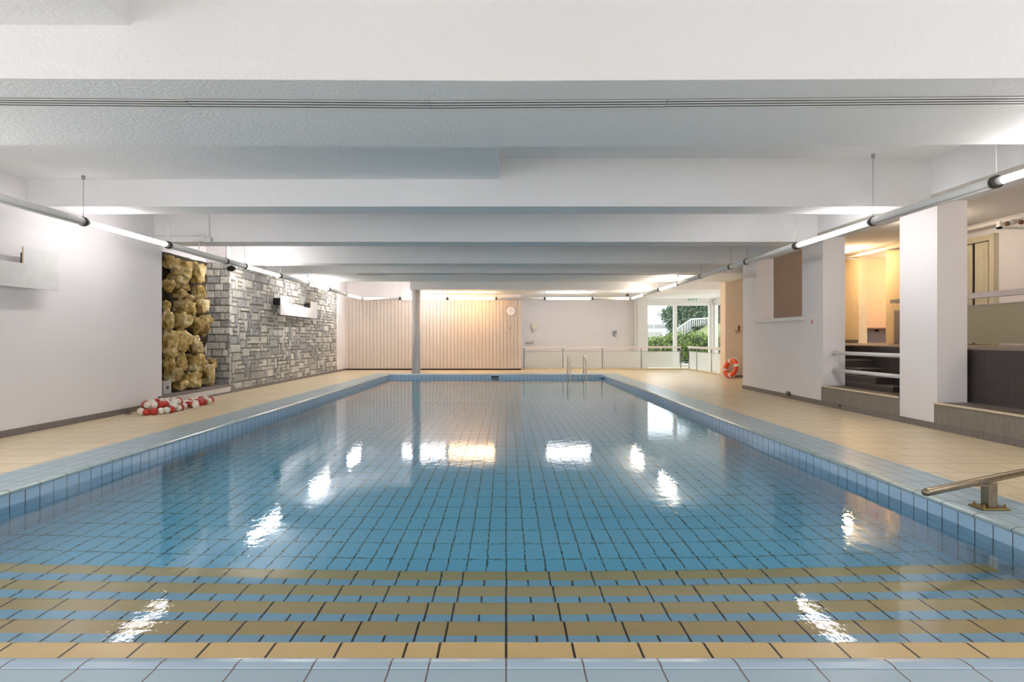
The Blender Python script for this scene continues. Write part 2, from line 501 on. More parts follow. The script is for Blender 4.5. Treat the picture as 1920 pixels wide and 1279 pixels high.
# overflow slot in the far pool wall
box_ = box('skimmer_slot', -.44, -.22, YF - .012, YF + .004, -.098, -.05, M['black'])
tag(box_, 'narrow black skimmer slot in the blue tiles at the far end of the pool', 'skimmer')
bf = thing('inlet_fitting', 'small deep blue plastic fitting in the far right corner at the waterline', 'pool fitting', (XR - .03, YF - .25, -.10))
bm = bmesh.new(); atube(bm, [(XR - .035, YF - .45, -.11), (XR - .035, YF - .1, -.11)], .03, 10)
adopt(bf, [link('fitting_body', bm, M['bluefit'], None, True)])
bm = bmesh.new(); atube(bm, [(XR, YF - .15, -.11), (XR - .11, YF - .15, -.11)], .022, 10)
adopt(bf, [link('nozzle', bm, M['bluefit'], None, True)])

# ------------------------------------------------------------------ walls
def wall_with_added_window(name, x0, x1, y0, y1, wy0, wy1, wz0, wz1, ztop, wname):  # side wall with an invented, unseen window opening that lets in extra daylight
    bm = bmesh.new()
    abox(bm, x0, x1, y0, wy0, 0, ztop); abox(bm, x0, x1, wy1, y1, 0, ztop)
    abox(bm, x0, x1, wy0, wy1, 0, wz0); abox(bm, x0, x1, wy0, wy1, wz1, ztop)
    struct(link(name, bm, M['wall']))
    bm = bmesh.new(); xm = (x0 + x1) / 2; f = .06
    n = 4
    for i in range(n + 1):
        y = wy0 + (wy1 - wy0 - f) * i / n; abox(bm, xm - .03, xm + .03, y, y + f, wz0, wz1)
    abox(bm, xm - .03, xm + .03, wy0, wy1, wz0, wz0 + f); abox(bm, xm - .03, xm + .03, wy0, wy1, wz1 - f, wz1)
    struct(link(wname, bm, M['white']))
wall_with_added_window('wall_left', LW - .25, LW, -3.5, 8.6, -3.0, 4.4, .8, 2.45, CZ, 'window_6')  # this window is added out of view to brighten the room
sbox('wall_niche_side', LW - .75, LW - .25, 8.4, 8.6, 0, CZ, M['wall'])
sbox('wall_left_far', LW - .3, LW, 17.5, PANY + .2, 0, CZ, M['wall'])
sbox('wall_left_upper', LW - .06 - .44, LW - .06, 10.74, 17.5, 2.545, CZ, M['wall'])
sbox('wall_niche', LW - .75, LW - .47, 8.6, 10.76, 0, CZ, M['wall'])
def back_wall():
    bm = bmesh.new()
    y0, y1 = -3.7, -3.5
    abox(bm, LW - .5, -5.0, y0, y1, 0, CZ); abox(bm, 4.6, RW + .4, y0, y1, 0, CZ)
    abox(bm, -5.0, 4.6, y0, y1, 0, .05); abox(bm, -5.0, 4.6, y0, y1, 1.4, CZ)
    struct(link('wall_back', bm, M['wall']))
back_wall()
for i, (a, b) in enumerate(((-5.0, -1.8), (-1.8, 1.4), (1.4, 4.6))):
    bm = bmesh.new(); f = .07
    abox(bm, a, a + f, -3.66, -3.58, .05, 1.4); abox(bm, b - f, b, -3.66, -3.58, .05, 1.4)
    abox(bm, a + f, b - f, -3.66, -3.58, .05, .05 + f); abox(bm, a + f, b - f, -3.66, -3.58, 1.4 - f, 1.4)
    struct(link('window_%d' % (i + 3), bm, M['white']))

# panelled far wall
def panelling():
    bm = bmesh.new()
    x = -5.39; n = 50; wd = (0.503 + 5.39) / n
    for i in range(n):
        abox(bm, x + i * wd + .007, x + (i + 1) * wd - .007, PANY - .035, PANY, .05, 2.41, .003)
    abox(bm, x, .503, PANY - .015, PANY + .14, 0, 2.41)
    o = link('wall_far_panelling', bm, M['panel']); struct(o)
    struct(box('baseboard_far', -5.38, .503, PANY - .05, PANY - .015, 0, .05, M['darkbrown']))
    sbox('trim_1', -5.38, .503, PANY - .05, PANY + .1, 2.41, 2.46, M['white'])
    sbox('wall_far_left', -5.38, .503, PANY + .0, PANY + .2, 2.46, CZ, M['wall'])
panelling()
sbox('wall_far_side', .40, .50, PANY + .14, 20.0, 0, BZ, M['wall'])
sbox('wall_far', .40, 4.62, 20.0, 20.2, 0, BZ, M['wall'])
sbox('wall_far_pilaster', 4.62, 5.10, 19.8, 20.7, 0, BZ, M['white'])
sbox('trim_2', 4.72, 4.86, 19.76, 19.8, 0, BZ, M['white'])

# right side
sbox('wall_right', RW, RW + .35, 8.72, 9.335, 0, 2.67, M['wall'])
sbox('wall_right_low', RW, RW + .35, 9.335, 11.05, 0, 1.40, M['wall'])
sbox('wall_right_end', RW, RW + .35, 11.05, 11.67, 0, 2.67, M['wall'])
sbox('trim_sill', RW - .05, RW + .37, 9.29, 11.08, 1.375, 1.435, M['white'])
sbox('wall_right_pillar', RW, RW + .35, 6.41, 7.02, 0, 2.67, M['wall'])
wall_with_added_window('wall_right_near', RW, RW + .35, -3.5, 3.0, -3.2, 2.8, .8, 2.45, 2.67, 'window_7')  # its window is an unseen addition for daylight from the right
sbox('ceiling_header', 4.76, 5.37, -3.5, 11.67, 2.67, CZ, M['ceiling'])
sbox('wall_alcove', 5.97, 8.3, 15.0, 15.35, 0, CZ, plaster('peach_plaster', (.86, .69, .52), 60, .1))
sbox('wall_alcove_side', 7.3, 7.4, 12.2, 15.0, 0, CZ, M['wall'])

# skirting
sbox('baseboard_left', LW, LW + .015, -3.5, 8.6, 0, .075, M['base'])
sbox('baseboard_left_far', LW, LW + .015, 10.74, PANY - .04, 0, .06, M['base'])
sbox('baseboard_right', RW - .015, RW, -3.5, 11.67, 0, .075, M['base'])
sbox('baseboard_alcove', 6.2, 7.6, 14.985, 15.0, 0, .06, M['base'])

# stone cladding of irregular squared stones
def fill_rects(nu, nv):
    g = [[0] * nv for _ in range(nu)]; out = []
    for j in range(nv):
        for i in range(nu):
            if g[i][j]: continue
            for (a, b) in random.sample([(1, 1), (2, 1), (2, 1), (3, 1), (2, 2), (1, 2), (3, 2), (1, 3), (4, 2), (2, 1), (3, 2)], 11) + [(1, 1)]:
                if i + a <= nu and j + b <= nv and all(not g[i + p][j + q] for p in range(a) for q in range(b)):
                    for p in range(a):
                        for q in range(b): g[i + p][j + q] = 1
                    out.append((i, j, a, b)); break
    return out
def stones(bm, P, nu, nv, cu, cv, rows=None):
    for (i, j, a, b) in (rows or fill_rects(nu, nv)):
        g = .006
        jit = lambda: random.uniform(-.005, .005)
        u0, u1, v0, v1 = i * cu + g + jit(), (i + a) * cu - g + jit(), j * cv + g + jit(), (j + b) * cv - g + jit()
        h = random.uniform(.018, .045); ins = .012
        q = [(u0, v0), (u1, v0), (u1, v1), (u0, v1)]
        q2 = [(u0 + ins, v0 + ins), (u1 - ins, v0 + ins), (u1 - ins, v1 - ins), (u0 + ins, v1 - ins)]
        A = [bm.verts.new(P(u, v, 0)) for u, v in q]
        B = [bm.verts.new(P(u, v, h + random.uniform(-.006, .006))) for u, v in q2]
        bm.faces.new(B)
        for k in range(4): bm.faces.new((A[k], A[(k + 1) % 4], B[(k + 1) % 4], B[k]))
def stone_wall():
    bm = bmesh.new(); Y0, Y1 = 10.74, 17.5
    nu = 64; nv = 30
    stones(bm, lambda u, v, h: (LW - .04 + h, Y0 + u, v + .02), nu, nv, (Y1 - Y0) / nu, 2.52 / nv)
    # return face of the niche, wide courses
    rows = []; nv2 = 17; x = 0
    for j in range(nv2):
        i = 0
        while i < 9:
            a = min(random.choice([2, 3, 4, 5]), 9 - i); rows.append((i, j, a, 1)); i += a
    stones(bm, lambda u, v, h: (LW - .47 + u, Y0 + .03 - h, v + .14), 9, nv2, .47 / 9, 2.42 / nv2, rows)
    struct(link('wall_left_stone', bm, M['stone']))
    bm = bmesh.new(); abox(bm, LW - .5, LW - .03, Y0 + .03, Y1, 0, 2.545)
    struct(link('wall_left_stone_backing', bm, M['mortar']))
stone_wall()

# niche ledge
def ledge():
    struct(box('trim_ledge', LW - .47, LW + .01, 8.6, 10.72, .035, .13, M['wall']))
    struct(box('trim_ledge_top', LW - .47, LW + .04, 8.50, 10.72, .13, .165, M['base'], None, .006))
    struct(box('baseboard_ledge', LW, LW + .02, 8.6, 10.72, 0, .035, M['base']))
ledge()

# rock face in the niche
ROCKS = [(130, 215, 75, 100), (205, 265, 150, 140), (325, 290, 95, 150), (185, 350, 150, 120), (125, 375, 70, 90), (200, 425, 100, 70), (265, 455, 75, 60),
         (335, 415, 90, 90), (115, 510, 50, 80), (230, 520, 150, 110), (345, 510, 110, 120), (265, 510, 80, 65), (125, 600, 75, 130), (215, 605, 130, 120),
         (320, 630, 140, 140), (385, 600, 90, 70), (360, 665, 80, 90), (140, 710, 110, 110), (215, 745, 120, 160), (290, 740, 90, 80), (310, 785, 110, 100),
         (140, 790, 90, 140), (200, 890, 90, 160), (130, 900, 80, 150), (310, 885, 140, 130), (155, 965, 130, 110), (285, 1000, 130, 130), (395, 975, 95, 160),
         (195, 1035, 110, 80), (425, 890, 60, 80)]
def rock_mesh(a, b, c, seed):
    bm = bmesh.new(); bmesh.ops.create_icosphere(bm, subdivisions=4, radius=1)
    off = Vector((seed * 3.1, seed * 1.7, seed * .9))
    for v in bm.verts:
        d = v.co.normalized()
        s = 1 + .34 * noise.noise(d * 1.5 + off) + .13 * noise.noise(d * 3.4 + off) + .035 * noise.noise(d * 9 + off)
        dist, pts = noise.voronoi(d * 1.5 + off)
        s -= .14 * max(0, .22 - (dist[1] - dist[0])) / .22
        # squarish
        m = max(abs(d.x), abs(d.y), abs(d.z)); s *= (1 - .45 + .45 / (m * 1.25))
        v.co = Vector((d.x * a * s, d.y * b * s, d.z * c * s))
    return bm
rw = thing('rock_face', 'tall face of rough ochre rocks filling the wall niche above the ledge', 'rock face', (LW - .2, 9.6, .165))
parts = []
for k, (cx, cy, ww, hh) in enumerate(ROCKS):
    px = 280 + cx / 3.5525; py = 440 + cy / 3.5525
    X = LW - .22 + random.uniform(-.04, .04)
    Y = -X * 1032 / (949 - px)
    Y = min(max(Y, 8.72), 10.55)
    Z = CAMZ + (644.3 - py) * Y / 1032
    hw = ww / 3.5525 / 2; hv = hh / 3.5525 / 2 * Y / 1032
    bm = rock_mesh(min(.0078 * hw * 1.05, .2), min(.0108 * hw * .95, .24), hv * 1.0, k + 1)
    o = link('rock', bm, M['rock'], None, True)
    Z = max(Z, .165 + hv * .95)
    o.location = (X, Y, Z)
    parts.append(o)
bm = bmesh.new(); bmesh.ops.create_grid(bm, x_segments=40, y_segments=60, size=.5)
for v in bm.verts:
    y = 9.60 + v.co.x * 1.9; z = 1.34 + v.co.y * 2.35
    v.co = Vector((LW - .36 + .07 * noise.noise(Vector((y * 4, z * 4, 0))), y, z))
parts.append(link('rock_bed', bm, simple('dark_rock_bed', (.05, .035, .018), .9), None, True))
adopt(rw, parts)

# ------------------------------------------------------------------ ceiling
def cz(x, y):
    if x > 4.76 and y < 11.67: return 2.67
    for a, b in BEAMS:
        if a <= y <= b: return BZ
    if 4.23 < y < 6.18 and x < -.08: return DZ
    if y > 16.6 and x > -2.9: return BZ
    return CZ
BEAMS = [(3.14, 4.22), (6.17, 6.54), (8.42, 8.82), (10.85, 11.17), (12.4, 14.3)]
sbox('ceiling', LW - .8, RW + .4, -3.7, 21, CZ, CZ + .2, M['ceiling'])
sbox('ceiling_side', RW + .4, 13, 3.0, 21, CZ, CZ + .2, M['ceiling'])
def beam_bow():
    # the nearest wide beam; it bends very slightly away from the pool end
    xs = [(LW, .988), (-2.6, 1.0), (0, 1.008), (2.4, 1.0), (4.76, .986)]
    bm = bmesh.new(); rows = []
    for x, k in xs:
        rows.append([bm.verts.new((x, 3.135 * k, CZ)), bm.verts.new((x, 3.135 * k, BZ)), bm.verts.new((x, 4.225 * k, BZ)), bm.verts.new((x, 4.225 * k, CZ))])
    for a, b in zip(rows, rows[1:]):
        for i in range(3): bm.faces.new((a[i], a[i + 1], b[i + 1], b[i]))
    struct(link('ceiling_beam', bm, M['ceiling']))
beam_bow()
for (a, b) in BEAMS[1:4]:
    sbox('ceiling_beam', LW - .47, 4.76, a, b, BZ, CZ, M['ceiling'])
sbox('ceiling_beam', LW - .2, 5.8, 12.4, 14.3, BZ, CZ, M['ceiling'])
sbox('ceiling_beam', -2.9, 9, 16.6, 21, BZ, CZ, M['ceiling'])
sbox('ceiling_duct', LW, -.08, 4.19, 6.17, DZ, CZ, M['ceiling'])
sbox('ceiling_duct', LW, -2.15, -3.5, 3.14, DZ, CZ, M['ceiling'])
sbox('ceiling_rib', 1.5, 4.76, -3.4, .2, BZ, CZ, M['ceiling'])

# slot diffusers in the wide beams
def diffuser(x0, x1, y0, y1, wd, label, slots=3):
    """aluminium frame bars with dark gaps, following the line (x0,y0)-(x1,y1)"""
    t = thing('slot_diffuser', label, 'air vent', ((x0 + x1) / 2, (y0 + y1) / 2, BZ - .003), 'slot diffusers in the nearest beam')
    def strip(name, u0, u1, z0, z1, mat):
        bm = bmesh.new()
        vs = []
        for z in (z0, z1):
            vs.append([bm.verts.new((x0, y0 + u0, z)), bm.verts.new((x1, y1 + u0, z)), bm.verts.new((x1, y1 + u1, z)), bm.verts.new((x0, y0 + u1, z))])
        bm.faces.new(vs[0]); bm.faces.new(vs[1])
        for i in range(4): bm.faces.new((vs[0][i], vs[0][(i + 1) % 4], vs[1][(i + 1) % 4], vs[1][i]))
        return link(name, bm, mat)
    ps = [strip('slot_backing', 0, wd, BZ - .004, BZ - .001, M['black'])]
    n = slots * 2 + 1; gap = .021
    bar = (wd - slots * gap) / (slots + 1)
    for i in range(slots + 1):
        u = i * (bar + gap)
        ps.append(strip('slat', u, u + bar, BZ - .007, BZ - .0042, M['greywhite']))
    adopt(t, ps)
diffuser(-4.9, -1.99, 3.345, 3.405, .115, 'slot diffuser at the left end of the nearest ceiling beam')
diffuser(-1.985, -.48, 3.395, 3.42, .13, 'slot diffuser left of centre in the nearest ceiling beam')
diffuser(-.475, 1.0, 3.42, 3.40, .13, 'slot diffuser right of centre in the nearest ceiling beam')
diffuser(1.005, 4.3, 3.40, 3.335, .125, 'long slot diffuser at the right end of the nearest ceiling beam')
tag(box('slot_diffuser', -3.4, 4.6, 12.60, 12.68, BZ - .012, BZ - .001, M['greybox']), 'thin grey slot diffuser under the far wide ceiling beam', 'air vent')

# ------------------------------------------------------------------ column
bm = bmesh.new(); atube(bm, [(-2.76, 16.88, 0), (-2.76, 16.88, BZ)], .135, 40)
col = link('column', bm, plaster('grey_column_paint', (.68, .63, .60), 60, .1), None, True)
tag(col, 'round greyish white column standing at the far edge of the pool', 'column')

# ------------------------------------------------------------------ hanging tube lights
TZ = 2.345
TX_L, TX_R, TY = -4.64, 4.02, 17.6
def hanger(p, q_dir, parent, wire=True):
    """dark ring clamp at p with a wire to the ceiling"""
    x, y, z = p; d = Vector(q_dir)
    ps = []
    bm = bmesh.new(); a = Vector(p)
    atube(bm, [a - d * .02, a + d * .02], .052, 20)
    ps.append(link('clamp', bm, M['clamp'], None, True))
    if wire:
        h = cz(x, y)
        if y > 3.0:
            bm = bmesh.new(); atube(bm, [(x, y, z + .05), (x, y, h)], .0035, 6)
            atube(bm, [(x, y, h - .04), (x, y, h)], .018, 10)
            ps.append(link('hanger_wire', bm, M['greybox'], None, True))
    return ps
def module(p0, p1, kind, label, clamp0=True, clamp1=False):
    p0, p1 = Vector(p0), Vector(p1); d = (p1 - p0).normalized(); mid = (p0 + p1) / 2
    if kind in LAMP:
        t = thing('tube_light', label, 'tube light', mid, 'glowing tube lights hung round the pool')
        bm = bmesh.new(); atube(bm, [p0 + d * .07, p1 - d * .07], .030, 12)
        ps = [link('glowing_tube', bm, LAMP[kind], None, True)]
        for (qa, qb) in ((p0 + d * .022, p0 + d * .07), (p1 - d * .07, p1 - d * .022)):
            bm = bmesh.new(); atube(bm, [qa, qb], .034, 16)
            ps.append(link('lamp_holder', bm, M['white'], None, True))
    else:
        t = thing('light_rail', label, 'light rail', mid, 'unlit rail tubes hung round the pool')
        bm = bmesh.new(); atube(bm, [p0 + d * .02, p1 - d * .02], .045, 24)
        ps = [link('rail_tube', bm, M['greywhite'], None, True)]
        s = Vector((-d.y, d.x, 0))
        for sg in (-1, 1):
            bm = bmesh.new()
            atube(bm, [p0 + d * .03 + s * .034 * sg - Vector((0, 0, .032)), p1 - d * .03 + s * .034 * sg - Vector((0, 0, .032))], .004, 6)
            ps.append(link('rail_groove', bm, M['greybox'], None, True))
    if clamp0: ps += hanger(p0, d, t)
    if clamp1: ps += hanger(p1, d, t)
    adopt(t, ps)
def run_side(X, mods, side):
    for (a, b, k, lab) in mods:
        module((X, a, TZ), (X, b, TZ), k, lab)
run_side(TX_L, [(3.0, 4.52, 'm', 'glowing tube light on the left run, nearest to the shallow end'),
                (4.52, 6.04, 'd', 'grey rail tube on the left, first one in view over the white wall panel'),
                (6.04, 7.56, 'q', 'glowing tube light in front of the plain white left wall'),
                (7.56, 9.12, 'd', 'grey rail tube passing in front of the rock niche'),
                (9.12, 9.77, 'd', 'short grey rail tube by the near corner of the stone wall'),
                (9.77, 11.3, 'n', 'glowing tube light over the near end of the stone wall'),
                (11.3, 12.87, 'd', 'grey rail tube over the stone wall before the white U-shaped panel'),
                (12.87, 14.4, 'n', 'glowing tube light above the white panel on the stone wall'),
                (14.4, 16.0, 'd', 'grey rail tube over the far end of the stone wall'),
                (16.0, 17.56, 'n', 'last glowing tube light of the left run, in the far left corner')], 'left')
run_side(TX_R, [(3.0, 4.517, 'm', 'glowing tube light at the right picture edge'),
                (4.517, 6.03, 'd', 'grey rail tube passing in front of the square white pillar'),
                (6.03, 7.63, 'm', 'glowing tube light over the stair opening between pillar and wall'),
                (7.63, 9.2, 'd', 'grey rail tube in front of the wall opening with the sill'),
                (9.2, 9.85, 'd', 'short grey rail tube above the near sill end of the wall opening'),
                (9.85, 11.34, 'd', 'grey rail tube above the far end of the low right wall'),
                (11.34, 12.86, 'd', 'grey rail tube left of the alcove wall with the red hook'),
                (12.86, 14.44, 'w', 'warm glowing tube light before the garden window on the right run'),
                (14.44, 16.0, 'd', 'grey rail tube between the two farthest glowing tubes of the right run'),
                (16.0, 17.58, 'w', 'last warm glowing tube light of the right run, at the far right corner')], 'right')
def fx(px): return (px - 949) * TY / 1032
for (a, b, k, lab, c1) in [(681, 750, 'd', 'pinkish white rail tube across the left part of the far wall', False),
                       (750, 839, 'm', 'glowing tube light on the far wall, partly behind the column', False),
                       (839, 931, 'o', 'orange glowing tube light on the far wall right of the column', True),
                       (931, 1021, 'd', 'white rail tube above the round clock', False),
                       (1021, 1111, 'm', 'glowing tube light on the plain white part of the far wall', False),
                       (1111, 1180, 'd', 'white rail tube at the right end of the far wall', False)]:
    module((fx(a), TY, TZ - .005), (fx(b), TY, TZ - .005), k, lab, clamp0=(a not in (681, 931)), clamp1=c1)

# ------------------------------------------------------------------ U-shaped white wall panels
def u_panel(Y0, Y1, n0, n1, label):
    X = LW + .17
    t = thing('wall_panel', label, 'wall panel', (LW, (Y0 + Y1) / 2, 1.61), None)
    poly = [(Y0, 1.61), (Y1, 1.61), (Y1, 2.05), (n1, 2.05), (n1, 1.87), (n0, 1.87), (n0, 2.05), (Y0, 2.05)]
    ps = [prism('front_plate', poly, 'X', X, X + .012, M['white'])]
    pe = []
    ps.append(box('plate_edge', X - .004, X + .011, n1 - .004, n1 - .0005, 1.872, 2.05, M['woodedge']))
    for a, dy in ((Y0 + .02, 0), (n1 + .02, .04 if Y0 < 5 else 0)):
        ps.append(box('lamp_box', LW + (.09 if dy else .001), X - .001, a + dy, a + .32, 1.84, 2.0, M['black'], None, .006))
        if dy: ps.append(box('wall_bracket', LW, LW + .095, a + .25, a + .31, 1.88, 1.96, M['black']))
    adopt(t, ps)
u_panel(3.93, 6.40, 4.44, 5.93, 'large white U-shaped panel on the plain plaster wall at the left')
u_panel(12.69, 15.16, 13.2, 14.65, 'white U-shaped panel mounted on the grey stone wall')
# small picture-less white plate near the far corner
tag(box('wall_plate', LW, LW + .012, 17.62, 17.85, 1.35, 1.85, M['white']), 'narrow white plate on the wall strip past the stone wall', 'wall plate')

# ------------------------------------------------------------------ small things left
def niche_box():
    t = thing('speaker_box', 'small pale grey box with a black square hole at the foot of the rock face', 'box', (LW + .0, 8.80, .165))
    X = LW - .14
    a = box('body', X - .12, X + .09, 8.72, 8.93, .17, .38, M['greybox'], None, .006)
    b = box('square_opening', X + .02, X + .065, 8.714, 8.722, .255, .30, M['black'])
    c = box('side_opening', X + .088, X + .094, 8.80, 8.85, .25, .30, M['black'])
    d = box('foot', X - .1, X + .07, 8.74, 8.91, .165, .172, M['black'])
    adopt(t, [a, b, c, d])
niche_box()

def spotlight(name, x, y, z, top, label, mat, r=.04):
    t = thing(name, label, 'spotlight', (x, y, z))
    bm = bmesh.new(); atube(bm, [(x, y, top), (x, y, z + .03)], .008, 8)
    a = link('stem', bm, M['black'], None, True)
    bm = bmesh.new(); atube(bm, [(x - .05, y - .04, z), (x + .0, y, z + .01), (x + .05, y + .03, z + .015)], [r * .8, r * 1.15, r * .6], 16)
    b = link('lamp_head', bm, mat, None, True)
    adopt(t, [a, b])
spotlight('spotlight', -4.64, 9.3, 2.235, 2.296, 'small black spotlight hanging by the near corner of the stone wall', M['black'], .045)
spotlight('spotlight', 3.92, 17.75, 2.45, 2.54, 'small black spotlight above the right corner of the tube lights', M['black'], .035)

def junction():
    y = 8.40
    t = thing('junction_box', 'white electrical junction box with conduits on the third ceiling beam', 'junction box', (-4.62, y, 2.6))
    Xc = (384 - 949) * y / 1032; Zc = CAMZ + (644.3 - 459) * y / 1032
    ps = [box('box_body', Xc - .10, Xc + .02, y - .03, y + .018, Zc - .03, Zc + .05, M['white'], None, .004),
          box('box_cover', Xc - .0, Xc + .11, y - .05, y + .018, Zc - .045, Zc + .03, M['white'], None, .004)]
    bm = bmesh.new()
    atube(bm, [((290 - 949) * y / 1032, y, Zc + .06), (Xc - .08, y, Zc + .06)], .006, 6)
    atube(bm, [(Xc + .06, y, Zc + .03), (Xc + .06, y, CZ)], .007, 6)
    atube(bm, [(Xc - .09, y, Zc - .02), (Xc - .09, y, Zc - .15)], .009, 6)
    ps.append(link('conduit', bm, M['white'], None, True))
    adopt(t, ps)
junction()

# lane rope with red and white floats, lying coiled by the niche
def lane_rope():
    P = []
    def ell(cx, cy, rx, ry, z, t0, t1, n):
        for i in range(n):
            a = t0 + (t1 - t0) * i / (n - 1); P.append(Vector((cx + rx * math.cos(a), cy + ry * math.sin(a), z)))
    ell(-4.97, 7.98, .19, .40, .046, 0, 2 * PI * .97, 40)
    ell(-4.98, 7.98, .16, .30, .13, 0, 2 * PI * .9, 40)
    ell(-4.98, 8.1, .07, .15, .09, 0, PI, 12)
    P.append(Vector((-5.0, 8.45, .05)))
    for q in ((-5.05, 8.75), (-5.18, 9.05), (-5.05, 9.28), (-4.88, 9.12), (-4.97, 8.85), (-4.80, 8.95), (-4.84, 8.72), (-4.93, 8.5), (-4.76, 8.42), (-4.66, 8.28)):
        P.append(Vector((q[0], q[1], .046)))
    t = thing('lane_rope', 'coiled pool lane rope of red and white floats on the deck by the rock niche', 'lane rope', (-4.97, 8.2, 0))
    ps = [tube('rope', P, .008, M['rope'], None, 8)]
    meshes = []
    for mat in (M['red'], M['floatwhite']):
        bm = bmesh.new()
        atube(bm, [(0, -.042, 0), (0, -.036, 0), (0, -.02, 0), (0, .0, 0), (0, .02, 0), (0, .036, 0), (0, .042, 0)], [.018, .034, .046, .049, .046, .034, .018], 14)
        o = link('float', bm, mat, None, True); meshes.append(o)
    acc = 0; step = .088; i = 0; k = 0; first = [True, True]
    pos = P[0].copy(); seg = 0
    total = sum((P[j + 1] - P[j]).length for j in range(len(P) - 1)); s = step / 2
    while s < total and k < 96:
        q = s
        for j in range(len(P) - 1):
            L = (P[j + 1] - P[j]).length
            if q <= L: break
            q -= L
        d = (P[j + 1] - P[j]).normalized(); c = P[j] + d * q
        m = (k // 2) % 2 if k % 7 else 1
        if first[m]: o = meshes[m]; first[m] = False
        else: o = meshes[m].copy(); C.objects.link(o)
        o.location = c; o.rotation_euler = d.to_track_quat('Y', 'Z').to_euler()
        ps.append(o); k += 1; s += step
    ps.append(tube('loose_cord', [(-4.66, 8.28, .02), (-4.66, 8.1, .006), (-4.72, 8.0, .006)], .005, M['rope'], None, 6))
    adopt(t, ps)
    for o in ps: pass
lane_rope()
t = thing('cord', 'thin pale cord with a small hook on the deck against the left wall', 'cord', (-5.2, 7.85, 0))
pp = [(-5.33, 8.0, .006), (-5.30, 7.75, .006), (-5.2, 7.6, .006), (-5.0, 7.45, .006), (-4.75, 7.5, .006), (-4.62, 7.7, .006), (-4.6, 7.9, .006)]
adopt(t, [tube('cord_line', pp, .005, M['rope'], None, 6), tube('hook', [(-5.34, 7.78, .02), (-5.26, 7.72, .02), (-5.22, 7.62, .02), (-5.24, 7.58, .02)], .012, M['bronze'], None, 8)])

# ------------------------------------------------------------------ far wall things
def disc(name, x, y, z, r, d, mat, seg=40):
    bm = bmesh.new(); atube(bm, [(x, y, z), (x, y - d, z)], r, seg)
    return link(name, bm, mat, None, False)
yw = PANY - .035
X = (957.5 - 949) * yw / 1032; Z = CAMZ + (644.3 - 593) * yw / 1032
t = thing('clock', 'round white wall clock on the panelled far wall', 'clock', (X, yw, Z))
adopt(t, [disc('clock_case', X, yw, Z, .158, .04, M['greybox']), (disc('clock_face', X, yw - .04, Z, .145, .006, simple('clock_white', (.9, .9, .9), .4)),
          [box('minute_hand', X - .004, X + .004, yw - .05, yw - .046, Z, Z + .10, M['greybox']), box('hour_hand', X, X + .07, yw - .05, yw - .046, Z - .005, Z + .005, M['greybox'])])])
X = (955.5 - 949) * yw / 1032; Z = CAMZ + (644.3 - 618) * yw / 1032
t = thing('thermometer', 'narrow rounded thermometer plate below the round clock', 'thermometer', (X, yw, Z))
def capsule(x, z, hw, hh, y0, y1, name, mat):
    pts = [(x + hw * math.cos(a), z + (hh - hw) + hw * math.sin(a)) for a in [PI * i / 10 for i in range(11)]] + [(x + hw * math.cos(a), z - (hh - hw) + hw * math.sin(a)) for a in [PI + PI * i / 10 for i in range(11)]]
    return prism(name, pts, 'Y', y0, y1, mat)
adopt(t, [capsule(X, Z, .052, .165, yw - .02, yw, 'backplate', M['greybox']), capsule(X, Z, .038, .15, yw - .024, yw - .02, 'dial', M['panel']),
          disc('bulb', X, yw - .024, Z - .11, .03, .012, M['greybox'], 16)])
yw = 20.0
X = (1003.5 - 949) * yw / 1032; Z = CAMZ + (644.3 - 620.5) * yw / 1032
t = thing('hand_dryer', 'round cream wall fitting with a small spout on the white far wall', 'wall fitting', (X, yw, Z))
adopt(t, [disc('body', X, yw, Z, .15, .07, M['white']), disc('cover', X - .02, yw - .07, Z, .11, .03, M['cream_rail']), box('nozzle', X - .09, X + .01, yw - .10, yw, Z - .23, Z - .155, M['white'], None, .01)])
X = (1153 - 949) * yw / 1032; Z = CAMZ + (644.3 - 635.5) * yw / 1032
t = thing('dispenser', 'small grey and white dispenser on the far white wall', 'dispenser', (X, yw, Z))
adopt(t, [(box('body', X - .055, X + .055, yw - .09, yw, Z - .09, Z + .11, simple('mid_grey_plastic', (.30, .30, .36), .4), None, .01), [box('front_cover', X - .02, X + .05, yw - .1, yw - .09, Z - .07, Z + .0, M['white'], None, .003)])])
X = (993 - 949) * yw / 1032; Z = CAMZ + (644.3 - 652) * yw / 1032
t = thing('wall_bar', 'short grey bar with brackets low on the far white wall', 'wall bar', (X, yw, Z))
adopt(t, [tube('bar', [(X - .14, yw - .1, Z - .02), (X + .14, yw - .1, Z - .02)], .02, M['greybox'], None, 10), box('bracket', X - .12, X - .09, yw - .1, yw, Z - .03, Z + .03, M['greybox']), box('bracket', X + .09, X + .16, yw - .1, yw, Z + .03, Z + .06, M['greybox'])])

